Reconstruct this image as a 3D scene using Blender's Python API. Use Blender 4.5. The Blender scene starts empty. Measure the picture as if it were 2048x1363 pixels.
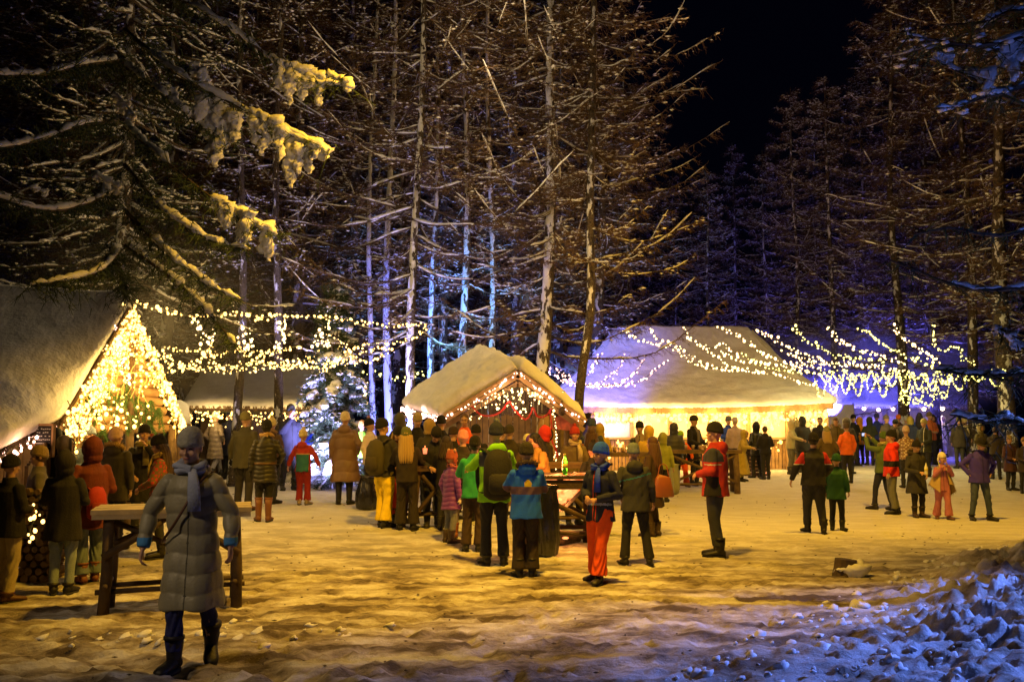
import bpy, math, random
import numpy as np
from mathutils import Vector, Matrix, noise
from math import sin, cos, pi, radians as R

# ---------------------------------------------------------------- camera, sky, lamps, exposure
S = bpy.context.scene
F = 1991.0; HOR = 861.0; CX, CY = 1024.0, 681.5; CAMZ = 1.66
TH = math.atan((HOR-CY)/F)
cd = bpy.data.cameras.new('camera'); cam = bpy.data.objects.new('camera', cd); S.collection.objects.link(cam)
cam.location = (0, 0, CAMZ); cam.rotation_euler = (pi/2+TH, 0, 0)
cd.sensor_width = 36; cd.lens = F/2048*36; cd.clip_end = 800; cd.clip_start = 0.1
S.camera = cam
w = bpy.data.worlds.new('World'); S.world = w; w.use_nodes = True
bg = w.node_tree.nodes['Background']; bg.inputs[0].default_value = (0.10, 0.12, 0.5, 1); bg.inputs[1].default_value = 0.004
S.view_settings.view_transform = 'Standard'; S.view_settings.look = 'None'; S.view_settings.exposure = 0.0
S.cycles.max_bounces = 4; S.cycles.diffuse_bounces = 2; S.cycles.glossy_bounces = 2
S.cycles.transmission_bounces = 3; S.cycles.volume_bounces = 0
S.cycles.use_denoising = True; S.cycles.sample_clamp_indirect = 3.0
S.cycles.caustics_reflective = False; S.cycles.caustics_refractive = False
S.cycles.use_adaptive_sampling = True; S.cycles.adaptive_threshold = 0.02

COL = S.collection
def W(px, py, y):
    """world point on the ray of photo pixel (px,py) at depth y"""
    dx = (px-CX)/F; dy = (CY-py)/F
    d = Vector((dx, cos(TH)-dy*sin(TH), sin(TH)+dy*cos(TH)))
    return Vector((0, 0, CAMZ)) + d*(y/d.y)
def lamp(name, kind, loc, col, power, size=0.15, target=None, angle=90, blend=0.6):
    l = bpy.data.lights.new(name, kind); l.color = col; l.energy = power
    o = bpy.data.objects.new(name, l); o.location = loc; COL.objects.link(o)
    if kind == 'AREA': l.size = size
    else: l.shadow_soft_size = size
    if kind == 'SPOT': l.spot_size = R(angle); l.spot_blend = blend
    if target is not None:
        o.rotation_euler = (Vector(target)-Vector(loc)).to_track_quat('-Z', 'Y').to_euler()
    return o
AMB = (1, .505, .03); WARM = (1, .66, .26); VIO = (.33, .28, 1); TEAL = (.12, .62, 1); BLUE = (.03, .15, 1)
# amber floods on poles beyond the frame, plus two added fill lights
lamp('flood_or_fill_lamp', 'SPOT', (0.6, 10.4, 8.7), AMB, 5500, .25, (-.9, 13.2, 0), 88, .9)
lamp('flood_or_fill_lamp', 'SPOT', (6.0, 16, 10.5), AMB, 6200, .25, (6.4, 22.5, 0), 104, .9)
lamp('flood_or_fill_lamp', 'SPOT', (1.5, 13.2, 8.4), (1, .72, .40), 1400, .25, (0.0, 24, 5.4), 42, .8)
lamp('flood_or_fill_lamp', 'POINT', (-1, 19, 9.5), (1, .70, .34), 420, .5)  # added fill light, lifts the dark wood behind the huts
lamp('flood_or_fill_lamp', 'POINT', (7, 27, 11), (1, .48, .14), 520, .5)  # added warm fill for the right-hand trees
# cool wash of the stage lights reaching the near snow bank, then unseen spots
lamp('stage_or_added_lamp', 'SPOT', (10.5, 8.6, 4.4), (.14, .26, 1), 6800, .10, (6.9, 7.6, 0), 68, .6)
lamp('stage_or_added_lamp', 'SPOT', (6.0, 6.5, 2.6), (.05, .2, 1), 60, .1, (4.4, 9.5, 4.6), 60, .8)  # added spot, brightens the snow on the right-edge spruce limbs
lamp('unseen_warm_spot', 'SPOT', (-5.5, 3.0, 5.2), (1, .72, .42), 520, .3, (-.2, 12, 0), 54, .7)  # unseen lamp left of the view, lights the fronts of the crowd
lamp('unseen_warm_spot', 'SPOT', (0.5, 8.5, 3.6), (1, .70, .40), 130, .2, (-3.6, 12.3, 5.4), 70, .9)  # added spot in mid-air, brightens the snow slabs hanging at the left
# effect lamps among the trunks, on the hall roof and by the far stage
lamp('effect_lamp', 'SPOT', (-4.1, 22.0, .7), (.42, .40, 1), 2600, .1, (-4.0, 26.5, 4.0), 100, .7)
lamp('effect_lamp', 'SPOT', (-3.2, 23.5, 1.0), (.15, .20, 1), 5600, .1, (-3.7, 28, 3.4), 62, .7)
lamp('effect_lamp', 'SPOT', (-1.4, 24.2, 2.8), (.10, .40, 1), 3000, .1, (-1.2, 29.5, 4.6), 62, .7)
lamp('effect_lamp', 'SPOT', (0.2, 27.0, 3.2), (.20, .17, 1), 6000, .1, (3.0, 35, 3.2), 38, .9)
lamp('effect_lamp', 'SPOT', (12.4, 38.6, 2.6), (.10, .08, 1), 8000, .15, (12.8, 44, 3.6), 84, .6)
lamp('effect_lamp', 'POINT', (15.5, 43.0, 3.6), (.14, .12, 1), 1500, .15)

# ---------------------------------------------------------------- helpers
_m = {}
def mat(name, col, rough=.8, bump=0, bscale=30, var=0, vscale=4, metal=0, emit=None, es=0, alpha=1, coat=0, trans=0):
    key = (name, tuple(col), rough, bump, bscale, var, es)
    if key in _m: return _m[key]
    m = bpy.data.materials.new(name); m.use_nodes = True; nt = m.node_tree; b = nt.nodes['Principled BSDF']
    b.inputs['Base Color'].default_value = (*col, 1); b.inputs['Roughness'].default_value = rough
    b.inputs['Metallic'].default_value = metal
    b.inputs['Transmission Weight'].default_value = trans
    b.inputs['Coat Weight'].default_value = coat
    tc = nt.nodes.new('ShaderNodeTexCoord')
    if var:
        n = nt.nodes.new('ShaderNodeTexNoise'); n.inputs['Scale'].default_value = vscale; n.inputs['Detail'].default_value = 5
        nt.links.new(tc.outputs['Object'], n.inputs['Vector'])
        mx = nt.nodes.new('ShaderNodeMix'); mx.data_type = 'RGBA'
        mx.inputs[6].default_value = (*[max(0, c*(1-var)) for c in col], 1); mx.inputs[7].default_value = (*[min(1, c*(1+var)) for c in col], 1)
        mr = nt.nodes.new('ShaderNodeMapRange'); mr.inputs[1].default_value = .3; mr.inputs[2].default_value = .7
        nt.links.new(n.outputs[0], mr.inputs[0]); nt.links.new(mr.outputs[0], mx.inputs[0]); nt.links.new(mx.outputs[2], b.inputs['Base Color'])
    if bump:
        n = nt.nodes.new('ShaderNodeTexNoise'); n.inputs['Scale'].default_value = bscale; n.inputs['Detail'].default_value = 6
        nt.links.new(tc.outputs['Object'], n.inputs['Vector'])
        bp = nt.nodes.new('ShaderNodeBump'); bp.inputs['Strength'].default_value = bump; bp.inputs['Distance'].default_value = .02
        nt.links.new(n.outputs[0], bp.inputs['Height']); nt.links.new(bp.outputs[0], b.inputs['Normal'])
    if es:
        b.inputs['Emission Color'].default_value = (*(emit or col), 1); b.inputs['Emission Strength'].default_value = es
        m.cycles.emission_sampling = 'NONE'
    _m[key] = m; return m
def cloth(c): return mat('cloth', c, .85, .35, 60, .15, 9)
SNOW = mat('snow', (.80, .82, .86), .7, .9, 16, .07, 5)
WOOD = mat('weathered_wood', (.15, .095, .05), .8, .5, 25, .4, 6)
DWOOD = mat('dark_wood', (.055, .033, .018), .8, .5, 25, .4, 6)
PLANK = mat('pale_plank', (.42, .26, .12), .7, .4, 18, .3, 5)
BARK = mat('bark', (.075, .052, .034), .9, 1, 22, .5, 9)
TWIG = mat('twig', (.13, .078, .036), .9)
NEEDLE = mat('needles', (.035, .06, .022), .8)
SKIN = mat('skin', (.50, .29, .20), .55, .1, 60)

class MB:
    def __init__(s): s.v = []; s.f = []; s.m = []
    def add(s, g, mi=0, M=None):
        v, f = g; o = len(s.v)
        if M is not None: v = [M @ Vector(p) for p in v]
        s.v += [tuple(p) for p in v]; s.f += [tuple(i+o for i in q) for q in f]; s.m += [mi]*len(f); return s
    def mesh(s, name, mats, smooth=True):
        me = bpy.data.meshes.new(name); me.from_pydata(s.v, [], s.f)
        for x in (mats if isinstance(mats, (list, tuple)) else [mats]): me.materials.append(x)
        if any(s.m): me.polygons.foreach_set('material_index', s.m)
        if smooth: me.polygons.foreach_set('use_smooth', [True]*len(me.polygons))
        me.update(); return me
    def build(s, name, mats, parent=None, smooth=False, loc=None):
        return link(name, s.mesh(name, mats, smooth), parent, loc)
def link(name, me, parent=None, loc=None):
    o = bpy.data.objects.new(name, me); COL.objects.link(o)
    if parent: o.parent = parent
    if loc is not None: o.location = loc
    return o
def tag(o, label=None, cat=None, group=None, kind=None):
    for k, v in (('label', label), ('category', cat), ('group', group), ('kind', kind)):
        if v: o[k] = v
    return o
def empty(name, loc, rz=0, **k):
    o = bpy.data.objects.new(name, None); COL.objects.link(o); o.location = loc; o.rotation_euler = (0, 0, rz)
    return tag(o, **k)
def copy_tree(o, parent=None):
    c = o.copy(); COL.objects.link(c); c.parent = parent
    for ch in o.children: copy_tree(ch, c)
    return c
def ell(c, r, n=12, m=8, rot=None):
    v = []; f = []; c = Vector(c)
    for j in range(1, m):
        a = pi*j/m
        for i in range(n):
            b = 2*pi*i/n; p = Vector((r[0]*sin(a)*cos(b), r[1]*sin(a)*sin(b), r[2]*cos(a)))
            if rot: p = rot @ p
            v.append(c+p)
    t = Vector((0, 0, r[2])); t = rot @ t if rot else t
    v += [c+t, c-t]; T = len(v)-2
    for j in range(m-2):
        for i in range(n): f.append((j*n+i, (j+1)*n+i, (j+1)*n+(i+1) % n, j*n+(i+1) % n))
    for i in range(n): f.append((T, i, (i+1) % n)); f.append((T+1, (m-2)*n+(i+1) % n, (m-2)*n+i))
    return v, f
def tube(pts, rad, n=8, cap=True, ref=Vector((1, 0, 0)), rnd=0):
    pts = [Vector(p) for p in pts]; v = []; f = []; k = len(pts)
    for i, p in enumerate(pts):
        t = (pts[min(i+1, k-1)]-pts[max(i-1, 0)]).normalized()
        rf = ref if abs(t.dot(ref)) < .93 else Vector((0, 1, 0)) if abs(t.y) < .9 else Vector((0, 0, 1))
        s = (rf-t*rf.dot(t)).normalized(); u = t.cross(s)
        r = rad[i] if isinstance(rad, (list, tuple)) else rad
        rx, ry = r if isinstance(r, (list, tuple)) else (r, r)
        for j in range(n):
            a = 2*pi*j/n; q = 1+rnd*(random.random()-.5)
            v.append(p+s*(rx*q*cos(a))+u*(ry*q*sin(a)))
    for i in range(k-1):
        for j in range(n): f.append((i*n+j, i*n+(j+1) % n, (i+1)*n+(j+1) % n, (i+1)*n+j))
    if cap: f.append(tuple(range(n-1, -1, -1))); f.append(tuple((k-1)*n+j for j in range(n)))
    return v, f
def box(c, s, rz=0, M=None):
    x, y, z = s[0]/2, s[1]/2, s[2]/2; q = Matrix.Rotation(rz, 3, 'Z') if M is None else M; c = Vector(c)
    v = [c+q @ Vector((a*x, b*y, d*z)) for d in (-1, 1) for a, b in ((-1, -1), (1, -1), (1, 1), (-1, 1))]
    return v, [(3, 2, 1, 0), (4, 5, 6, 7), (0, 1, 5, 4), (1, 2, 6, 5), (2, 3, 7, 6), (3, 0, 4, 7)]
def beam(a, b, wd, ht):
    """rectangular bar from a to b"""
    a = Vector(a); b = Vector(b); t = (b-a).normalized()
    s = t.cross(Vector((0, 0, 1))); s = s.normalized() if s.length > .01 else Vector((1, 0, 0)); u = s.cross(t)
    v = [p+s*(i*wd/2)+u*(j*ht/2) for p in (a, b) for i, j in ((-1, -1), (1, -1), (1, 1), (-1, 1))]
    return v, [(0, 1, 2, 3), (7, 6, 5, 4), (0, 4, 5, 1), (1, 5, 6, 2), (2, 6, 7, 3), (3, 7, 4, 0)]
def spike(a, b, r):
    a = Vector(a); b = Vector(b); t = (b-a); s = t.orthogonal().normalized()*r; u = t.normalized().cross(s)
    return [a+s, a-s*.5+u*.87, a-s*.5-u*.87, b], [(0, 1, 3), (1, 2, 3), (2, 0, 3)]
def octa(c, r):
    c = Vector(c); x, y, z = r
    return [c+Vector(p) for p in ((x, 0, 0), (0, y, 0), (-x, 0, 0), (0, -y, 0), (0, 0, z), (0, 0, -z))], \
        [(0, 1, 4), (1, 2, 4), (2, 3, 4), (3, 0, 4), (1, 0, 5), (2, 1, 5), (3, 2, 5), (0, 3, 5)]
def nz(x, y, z=0, s=1.0): return noise.noise(Vector((x*s, y*s, z*s)))
def spline(pts, n):
    """smooth resample of a list of vectors"""
    P = [Vector(p) for p in pts]
    if len(P) == 2: return [P[0].lerp(P[1], i/n) for i in range(n+1)]
    Q = [2*P[0]-P[1]]+P+[2*P[-1]-P[-2]]; L = [0]
    for i in range(1, len(P)): L.append(L[-1]+(P[i]-P[i-1]).length)
    out = []
    for i in range(n+1):
        s = L[-1]*i/n; k = 0
        while k < len(P)-2 and s > L[k+1]: k += 1
        t = (s-L[k])/max(1e-6, L[k+1]-L[k]); a, b, c, d = Q[k], Q[k+1], Q[k+2], Q[k+3]
        out.append(.5*((2*b)+(c-a)*t+(2*a-5*b+4*c-d)*t*t+(3*b-a-3*c+d)*t**3))
    return out

# ---------------------------------------------------------------- terrain
_g = [(372, 1330, 845, 1.7), (1432, 1112, 840, 1.82), (985, 1127, 830, 1.85), (1630, 1064, 862, 1.7), (1760, 1018, 860, 1.72),
      (1785, 1026, 857, 1.8), (1835, 1032, 872, 1.68), (1960, 1038, 870, 1.8), (485, 1018, 820, 1.8), (528, 1040, 835, 1.72),
      (690, 1007, 820, 1.77), (575, 978, 805, 1.85), (765, 1052, 832, 1.78), (812, 1060, 850, 1.7), (175, 1165, 868, 1.72),
      (125, 1186, 895, 1.7), (12, 1200, 905, 1.72), (1555, 935, 828, 1.75), (1515, 955, 842, 1.72), (1868, 927, 827, 1.8), (1720, 928, 830, 1.8),
      (1272, 1128, 868, 1.72)]
GP = []
for px, fy, hy, h in _g:
    d = F*h/(fy-hy); GP.append(((px-CX)/F*d, d, CAMZ-(fy-HOR)/F*d))
GP += [(x, y, .52) for x in (-40, -15, 0, 15, 40) for y in (46, 60, 90)] + [(0, 4, 0), (-4, 5, -.05), (4, 4, 0.02), (3, 8, .0), (8, 12, 0)]
GP = np.array(GP)
def gza(x, y):
    x = np.asarray(x, float); y = np.asarray(y, float)
    yy = np.minimum(y, 95); xx = np.clip(x, -45, 45); bw = 2.2+.06*yy
    w_ = np.exp(-((xx[..., None]-GP[:, 0])**2+(yy[..., None]-GP[:, 1])**2)/(2*bw[..., None]**2))+1e-12
    return (w_*GP[:, 2]).sum(-1)/w_.sum(-1)
def gz(x, y): return float(gza(np.array([x]), np.array([y]))[0])
def on_ground(px, py):
    y = 5.0
    while y < 90:
        p = W(px, py, y)
        if p.z < gz(p.x, p.y): break
        y += .05
    return W(px, py, y)
def bank_edge(y): return float(np.interp(y, [4, 6.4, 8.3, 12.3, 16, 19.5, 24], [-.4, .9, 2.1, 4.9, 7.9, 11.2, 16]))
def axis(segs):
    out = []
    for a, b, st in segs: out += list(np.arange(a, b-1e-6, st))
    return out+[segs[-1][1]]
def build_ground():
    xs = axis([(-300, -60, 30), (-60, -16, 4), (-16, -5, .35), (-5, 0, .055), (0, 8.6, .036), (8.6, 13, .09), (13, 24, .5), (24, 60, 3), (60, 300, 30)])
    ys = axis([(-60, 2, 10), (2, 5.5, .3), (5.5, 12.4, .037), (12.4, 13, .06), (13, 20, .09), (20, 36, .4), (36, 100, 3), (100, 400, 30)])
    X, Y = np.meshgrid(xs, ys); Z = gza(X, Y); nx, ny = len(xs), len(ys); v = []
    for j in range(ny):
        y = ys[j]; be = bank_edge(y)
        for i in range(nx):
            x = xs[i]; z = Z[j, i]
            if 2 < y < 40 and -16 < x < 24:
                t = x-be+.7*nz(x*.8, y*.8, 3)
                if t > 0 and y < 22:
                    k = min(1, t/1.6); k2 = min(1, max(0, (t-1.0)/3)); near = min(1, max(.35, (y-4)/5))
                    l1 = abs(nz(x*1.1, y*1.1, 7)); l2 = nz(x*3.1, y*3.1, 1); l3 = nz(x*8, y*8, 5); l4 = abs(nz(x*5.2, y*5.2, 9))
                    z += near*(k*(.05+.20*l1+.13*max(0, l2)+.17*l4+.085*l3+.045*nz(x*15, y*15, 8)+.085*abs(nz(x*10, y*10, 4))+.03*nz(x*27, y*27, 3))+k2*(.20+.34*max(0, nz(x*.6, y*.6, 20)+.2))*min(1, max(0, (x-2)/3)))
                u = x*.94+y*.34; q = y*.94-x*.34
                fade = max(.25, min(1, (14-y)/5))
                z += .6*fade*(.05*nz(u*.6, q*.9, 11)+.030*nz(u*1.6, q*2.2, 13)+.026*nz(u*3, q*3.6, 15)+.016*nz(x*6, y*7, 5)-.035*max(0, nz(x*2.9, y*3.6, 31)-.15))+.009*nz(x*13, y*13, 2)
                # wheel ruts crossing the foreground
                for r0_ in (0, .42, 1.5, 1.95):
                    rr = math.hypot(x+7.5, y-1.5)-6.2-r0_; z -= fade*.045*math.exp(-(rr/.13)**2)-fade*.018*math.exp(-((rr-.2)/.09)**2)
            v.append((x, y, z))
    Zv = np.array([p[2] for p in v]).reshape(ny, nx); xa = np.array(xs); ya = np.array(ys); fr = random.Random(8)
    for _ in range(2600):   # boot prints
        y = 6+12*fr.random()**1.3; x = fr.uniform(-.55, .45)*y
        if x > bank_edge(y)+.3: continue
        a = fr.uniform(0, pi); i0, i1 = np.searchsorted(xa, (x-.2, x+.2)); j0, j1 = np.searchsorted(ya, (y-.2, y+.2))
        gx, gy = np.meshgrid(xa[i0:i1]-x, ya[j0:j1]-y); lx = gx*cos(a)+gy*sin(a); ly = -gx*sin(a)+gy*cos(a)
        e = (lx/.145)**2+(ly/.06)**2; Zv[j0:j1, i0:i1] += fr.uniform(.3, .8)*(-.030*np.exp(-e**2)+.010*np.exp(-(e-2.2)**2))
    v = [(p[0], p[1], float(z)) for p, z in zip(v, Zv.ravel())]
    f = [(j*nx+i, j*nx+i+1, (j+1)*nx+i+1, (j+1)*nx+i) for j in range(ny-1) for i in range(nx-1)]
    m = bpy.data.materials.new('trodden_snow'); m.use_nodes = True; nt = m.node_tree; b = nt.nodes['Principled BSDF']; N = nt.nodes.new; L = nt.links.new
    b.inputs['Roughness'].default_value = .75
    tc = N('ShaderNodeTexCoord')
    mp = N('ShaderNodeMapping'); mp.inputs['Rotation'].default_value = (0, 0, -.35); mp.inputs['Scale'].default_value = (.75, 1.5, 1); L(tc.outputs['Object'], mp.inputs[0])
    n1 = N('ShaderNodeTexNoise'); n1.inputs['Scale'].default_value = 1.7; n1.inputs['Detail'].default_value = 8; n1.inputs['Roughness'].default_value = .65; L(mp.outputs[0], n1.inputs[0])
    cr = N('ShaderNodeValToRGB'); e = cr.color_ramp.elements; e[0].position = .40; e[0].color = (.10, .07, .04, 1); e[1].position = .62; e[1].color = (.78, .78, .80, 1)
    e2 = e.new(.5); e2.color = (.40, .35, .28, 1); L(n1.outputs[0], cr.inputs[0])
    at = N('ShaderNodeAttribute'); at.attribute_name = 'clean'
    mx = N('ShaderNodeMix'); mx.data_type = 'RGBA'; L(at.outputs['Fac'], mx.inputs[0]); L(cr.outputs[0], mx.inputs[6]); mx.inputs[7].default_value = (.74, .74, .75, 1)
    n3 = N('ShaderNodeTexNoise'); n3.inputs['Scale'].default_value = 55; n3.inputs['Detail'].default_value = 3; L(tc.outputs['Object'], n3.inputs[0])
    r3 = N('ShaderNodeMapRange'); r3.inputs[1].default_value = .62; r3.inputs[2].default_value = .72; r3.inputs[3].default_value = 1; r3.inputs[4].default_value = .45; L(n3.outputs[0], r3.inputs[0])
    m2 = N('ShaderNodeMix'); m2.data_type = 'RGBA'; m2.blend_type = 'MULTIPLY'; m2.inputs[0].default_value = .7; L(mx.outputs[2], m2.inputs[6]); L(r3.outputs[0], m2.inputs[7]); L(m2.outputs[2], b.inputs['Base Color'])
    n2 = N('ShaderNodeTexNoise'); n2.inputs['Scale'].default_value = 14; n2.inputs['Detail'].default_value = 8; n2.inputs['Roughness'].default_value = .7; L(tc.outputs['Object'], n2.inputs[0])
    bp = N('ShaderNodeBump'); bp.inputs['Strength'].default_value = .9; bp.inputs['Distance'].default_value = .06; vo = N('ShaderNodeTexVoronoi'); vo.inputs['Scale'].default_value = 3.6; vo.feature = 'SMOOTH_F1'; mpv = N('ShaderNodeMapping'); mpv.inputs['Scale'].default_value = (1, .75, 1); L(tc.outputs['Object'], mpv.inputs[0]); L(mpv.outputs[0], vo.inputs[0]); mh = N('ShaderNodeMath'); mh.operation = 'MULTIPLY_ADD'; L(vo.outputs['Distance'], mh.inputs[0]); mh.inputs[1].default_value = .8; L(n2.outputs[0], mh.inputs[2]); L(mh.outputs[0], bp.inputs['Height']); L(bp.outputs[0], b.inputs['Normal'])
    me = bpy.data.meshes.new('ground'); me.from_pydata(v, [], f); me.materials.append(m); me.polygons.foreach_set('use_smooth', [True]*len(f))
    a = me.attributes.new('clean', 'FLOAT', 'POINT')
    def clean(p):
        x, y = p[0], p[1]; c = min(1, max(0, (y-11.5)/6))*.82
        if y < 24: t_ = x-bank_edge(y); c = max(c, min(1, max(0, t_/1.0))*min(.95, max(.0, .40+1.5*nz(x*2.3, y*2.3, 4)+1.1*nz(x*6, y*6, 2)))) if y < 14 else c
        return max(0, min(1, c))
    a.data.foreach_set('value', [clean(p) for p in v])
    me.update(); tag(link('ground', me), kind='structure')
build_ground()
# ---------------------------------------------------------------- trees
def branch(bk, tw, sn, p0, az, L, a, b, r0, rg, ntw=26, tl=.5, snow=.5, fleck=8, dense=1, zs=0):
    fleck = fleck*1.8
    """one limb: leaves along azimuth az, sinks by a and lifts by b; bk bark, tw twigs, sn snow"""
    out = Vector((cos(az), sin(az), 0)); side = Vector((-sin(az), cos(az), 0)); P = []; n = 8; wob = rg.uniform(-.12, .12); ph = rg.uniform(0, 9)
    for i in range(n+1):
        t = i/n
        P.append(p0+out*L*t+Vector((0, 0, L*(-1.35*a*t+1.25*b*t*t)))+side*L*(wob*t*t+.02*sin(7*t+ph))+Vector((0, 0, .012*L*sin(11*t+ph))))
    rad = [r0*(1-.85*i/n) for i in range(n+1)]
    bk.add(tube(P, rad, 4, False))
    i = 0
    while i < n:
        if rg.random() < snow+.15:
            k = min(n, i+rg.randint(1, 3)); seg = spline([P[j] for j in range(i, k+1)], (k-i)*3)
            q = [(.9*rad[i]+.009)*rg.uniform(.6, 1.5)*(.35 if j in (0, len(seg)-1) else 1) for j in range(len(seg))]
            sn.add(tube([p+Vector((0, 0, .8*q[j])) for j, p in enumerate(seg)], [(z*.95, z*.8) for z in q], 5, True)); i = k
        i += 1
    for k in range(ntw):
        t = rg.uniform(.12, 1); j = min(n-1, int(t*n)); p = P[j].lerp(P[j+1], t*n-j)
        s = rg.choice((-1, 1)); l = tl*rg.uniform(.4, 1.1)*(1.15-.55*t)
        d = (out*rg.uniform(.1, 1)+side*s*rg.uniform(.3, 1)+Vector((0, 0, rg.uniform(-.75+zs, .35)))).normalized()
        q = p+d*l; tw.add(spike(p, q, .007+.004*rg.random()))
        for m in range(dense*3):
            u = rg.uniform(.2, .95); a0 = p.lerp(q, u)
            d2 = (d+Vector((rg.uniform(-1, 1), rg.uniform(-1, 1), rg.uniform(-1, .6)))).normalized()
            tw.add(spike(a0, a0+d2*l*rg.uniform(.25, .6), .0055))
        if rg.random() < fleck/ntw:
            c = p.lerp(q, rg.uniform(.2, .8)); z = rg.uniform(.012, .040); sn.add(octa(c+Vector((0, 0, z*.4)), (z*rg.uniform(.8, 2.6), z*rg.uniform(.8, 2.6), z*.6)))
    return P
def trunk_mat(name, bias, thr, snowc=(.82, .83, .86)):
    m = bpy.data.materials.new(name); m.use_nodes = True; nt = m.node_tree; b = nt.nodes['Principled BSDF']; N = nt.nodes.new; L = nt.links.new
    b.inputs['Roughness'].default_value = .85; tc = N('ShaderNodeTexCoord')
    mp = N('ShaderNodeMapping'); mp.inputs['Scale'].default_value = (5, 5, 2.2); L(tc.outputs['Object'], mp.inputs[0])
    n = N('ShaderNodeTexNoise'); n.inputs['Scale'].default_value = 1.4; n.inputs['Detail'].default_value = 7; n.inputs['Roughness'].default_value = .62; L(mp.outputs[0], n.inputs[0])
    g = N('ShaderNodeNewGeometry'); dt = N('ShaderNodeVectorMath'); dt.operation = 'DOT_PRODUCT'; L(g.outputs['Normal'], dt.inputs[0]); dt.inputs[1].default_value = bias
    ma = N('ShaderNodeMath'); ma.operation = 'MULTIPLY_ADD'; L(dt.outputs['Value'], ma.inputs[0]); ma.inputs[1].default_value = .17; L(n.outputs[0], ma.inputs[2])
    mr = N('ShaderNodeMapRange'); mr.inputs[1].default_value = thr; mr.inputs[2].default_value = thr+.02; L(ma.outputs[0], mr.inputs[0])
    n2 = N('ShaderNodeTexNoise'); n2.inputs['Scale'].default_value = 24; n2.inputs['Detail'].default_value = 6; L(tc.outputs['Object'], n2.inputs[0])
    cr = N('ShaderNodeValToRGB'); cr.color_ramp.elements[0].position = .35; cr.color_ramp.elements[0].color = (.03, .02, .012, 1); cr.color_ramp.elements[1].position = .7; cr.color_ramp.elements[1].color = (.13, .10, .065, 1); L(n2.outputs[0], cr.inputs[0])
    mx = N('ShaderNodeMix'); mx.data_type = 'RGBA'; L(mr.outputs[0], mx.inputs[0]); L(cr.outputs[0], mx.inputs[6]); mx.inputs[7].default_value = (*snowc, 1); L(mx.outputs[2], b.inputs['Base Color'])
    ad = N('ShaderNodeMath'); ad.operation = 'MULTIPLY_ADD'; L(mr.outputs[0], ad.inputs[0]); ad.inputs[1].default_value = 1.5; L(n2.outputs[0], ad.inputs[2])
    bp = N('ShaderNodeBump'); bp.inputs['Strength'].default_value = .8; bp.inputs['Distance'].default_value = .03; L(ad.outputs[0], bp.inputs['Height']); L(bp.outputs[0], b.inputs['Normal'])
    return m
TSNOW = trunk_mat('snow_plastered_bark', (-.45, -.9, 0), .605)
TSOME = trunk_mat('snow_flecked_bark', (-.5, -.85, 0), .685)
TFULL = trunk_mat('snow_covered_bark', (-.2, -.98, 0), .54)
def trunk_geo(path, r0, r1, n=14):
    v, f = tube(path, [r0+(r1-r0)*(i/(len(path)-1))**.9 for i in range(len(path))], n)
    out = []
    for p in v:
        c = min(path, key=lambda q: abs(q.z-p.z)) if False else None
        k = .12*nz(p.x*4, p.y*4, p.z*1.1)*r0
        out.append(Vector((p.x+k, p.y+.7*k, p.z)))
    return out, f
def larch(H, r, seed, first=3.0, Lmax=3.4, nl=95, lean=(0, 0), tm=None, ntw=26, snow=.5, dense=1, a=.28, b=.42, top=None, r1=.02, kind='larch', zs=0, twm=None, tl=.5, fleck=8):
    rg = random.Random(seed); random.seed(seed)
    path = [Vector((lean[0]*(z/H)+.10*sin(z*.45+seed), lean[1]*(z/H)+.06*sin(z*.6+seed*2), z)) for z in np.linspace(-.3, H, 26)]
    bk, tw, sn = MB(), MB(), MB()
    for k in range(nl):
        u = (k+rg.random())/nl; z = first+(H-first-.3)*u; i = min(24, int((z+.3)/(H+.3)*25)); p = path[i].copy(); p.z = z
        lm = Lmax*(1-u)**.75*rg.uniform(.55, 1.1)+.35
        if z < first+2.5: lm *= rg.uniform(.3, 1)
        branch(bk, tw, sn, p, rg.uniform(0, 2*pi), lm, a*rg.uniform(.5, 1.5), b*rg.uniform(.6, 1.3), .007+.0055*lm, rg, int(ntw*(.4+.25*lm)), tl, snow, fleck, dense, zs)
    return path, bk, tw, sn, rg
def tree(name, label, loc, H, r, seed, cat='tree', group=None, tm=None, twm=None, **k):
    path, bk, tw, sn, rg = larch(H, r, seed, **k)
    t = empty(name, loc, 0, label=label, cat=cat, group=group)
    MB().add(trunk_geo(path, r, .03)).build('trunk', tm or TSOME, t, True)
    nb = len(bk.f); tw2 = MB(); tw2.add((bk.v, bk.f), 0); tw2.add((tw.v, tw.f), 1)
    tw2.build('crown', [BARK, twm or TWIG], t)
    tag(sn.build('snow', SNOW, t, True), kind='stuff')
    return t
def at(px, d, dz=0):
    x = (px-CX)/F*d; return Vector((x, d, gz(x, d)-.05+dz))

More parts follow.
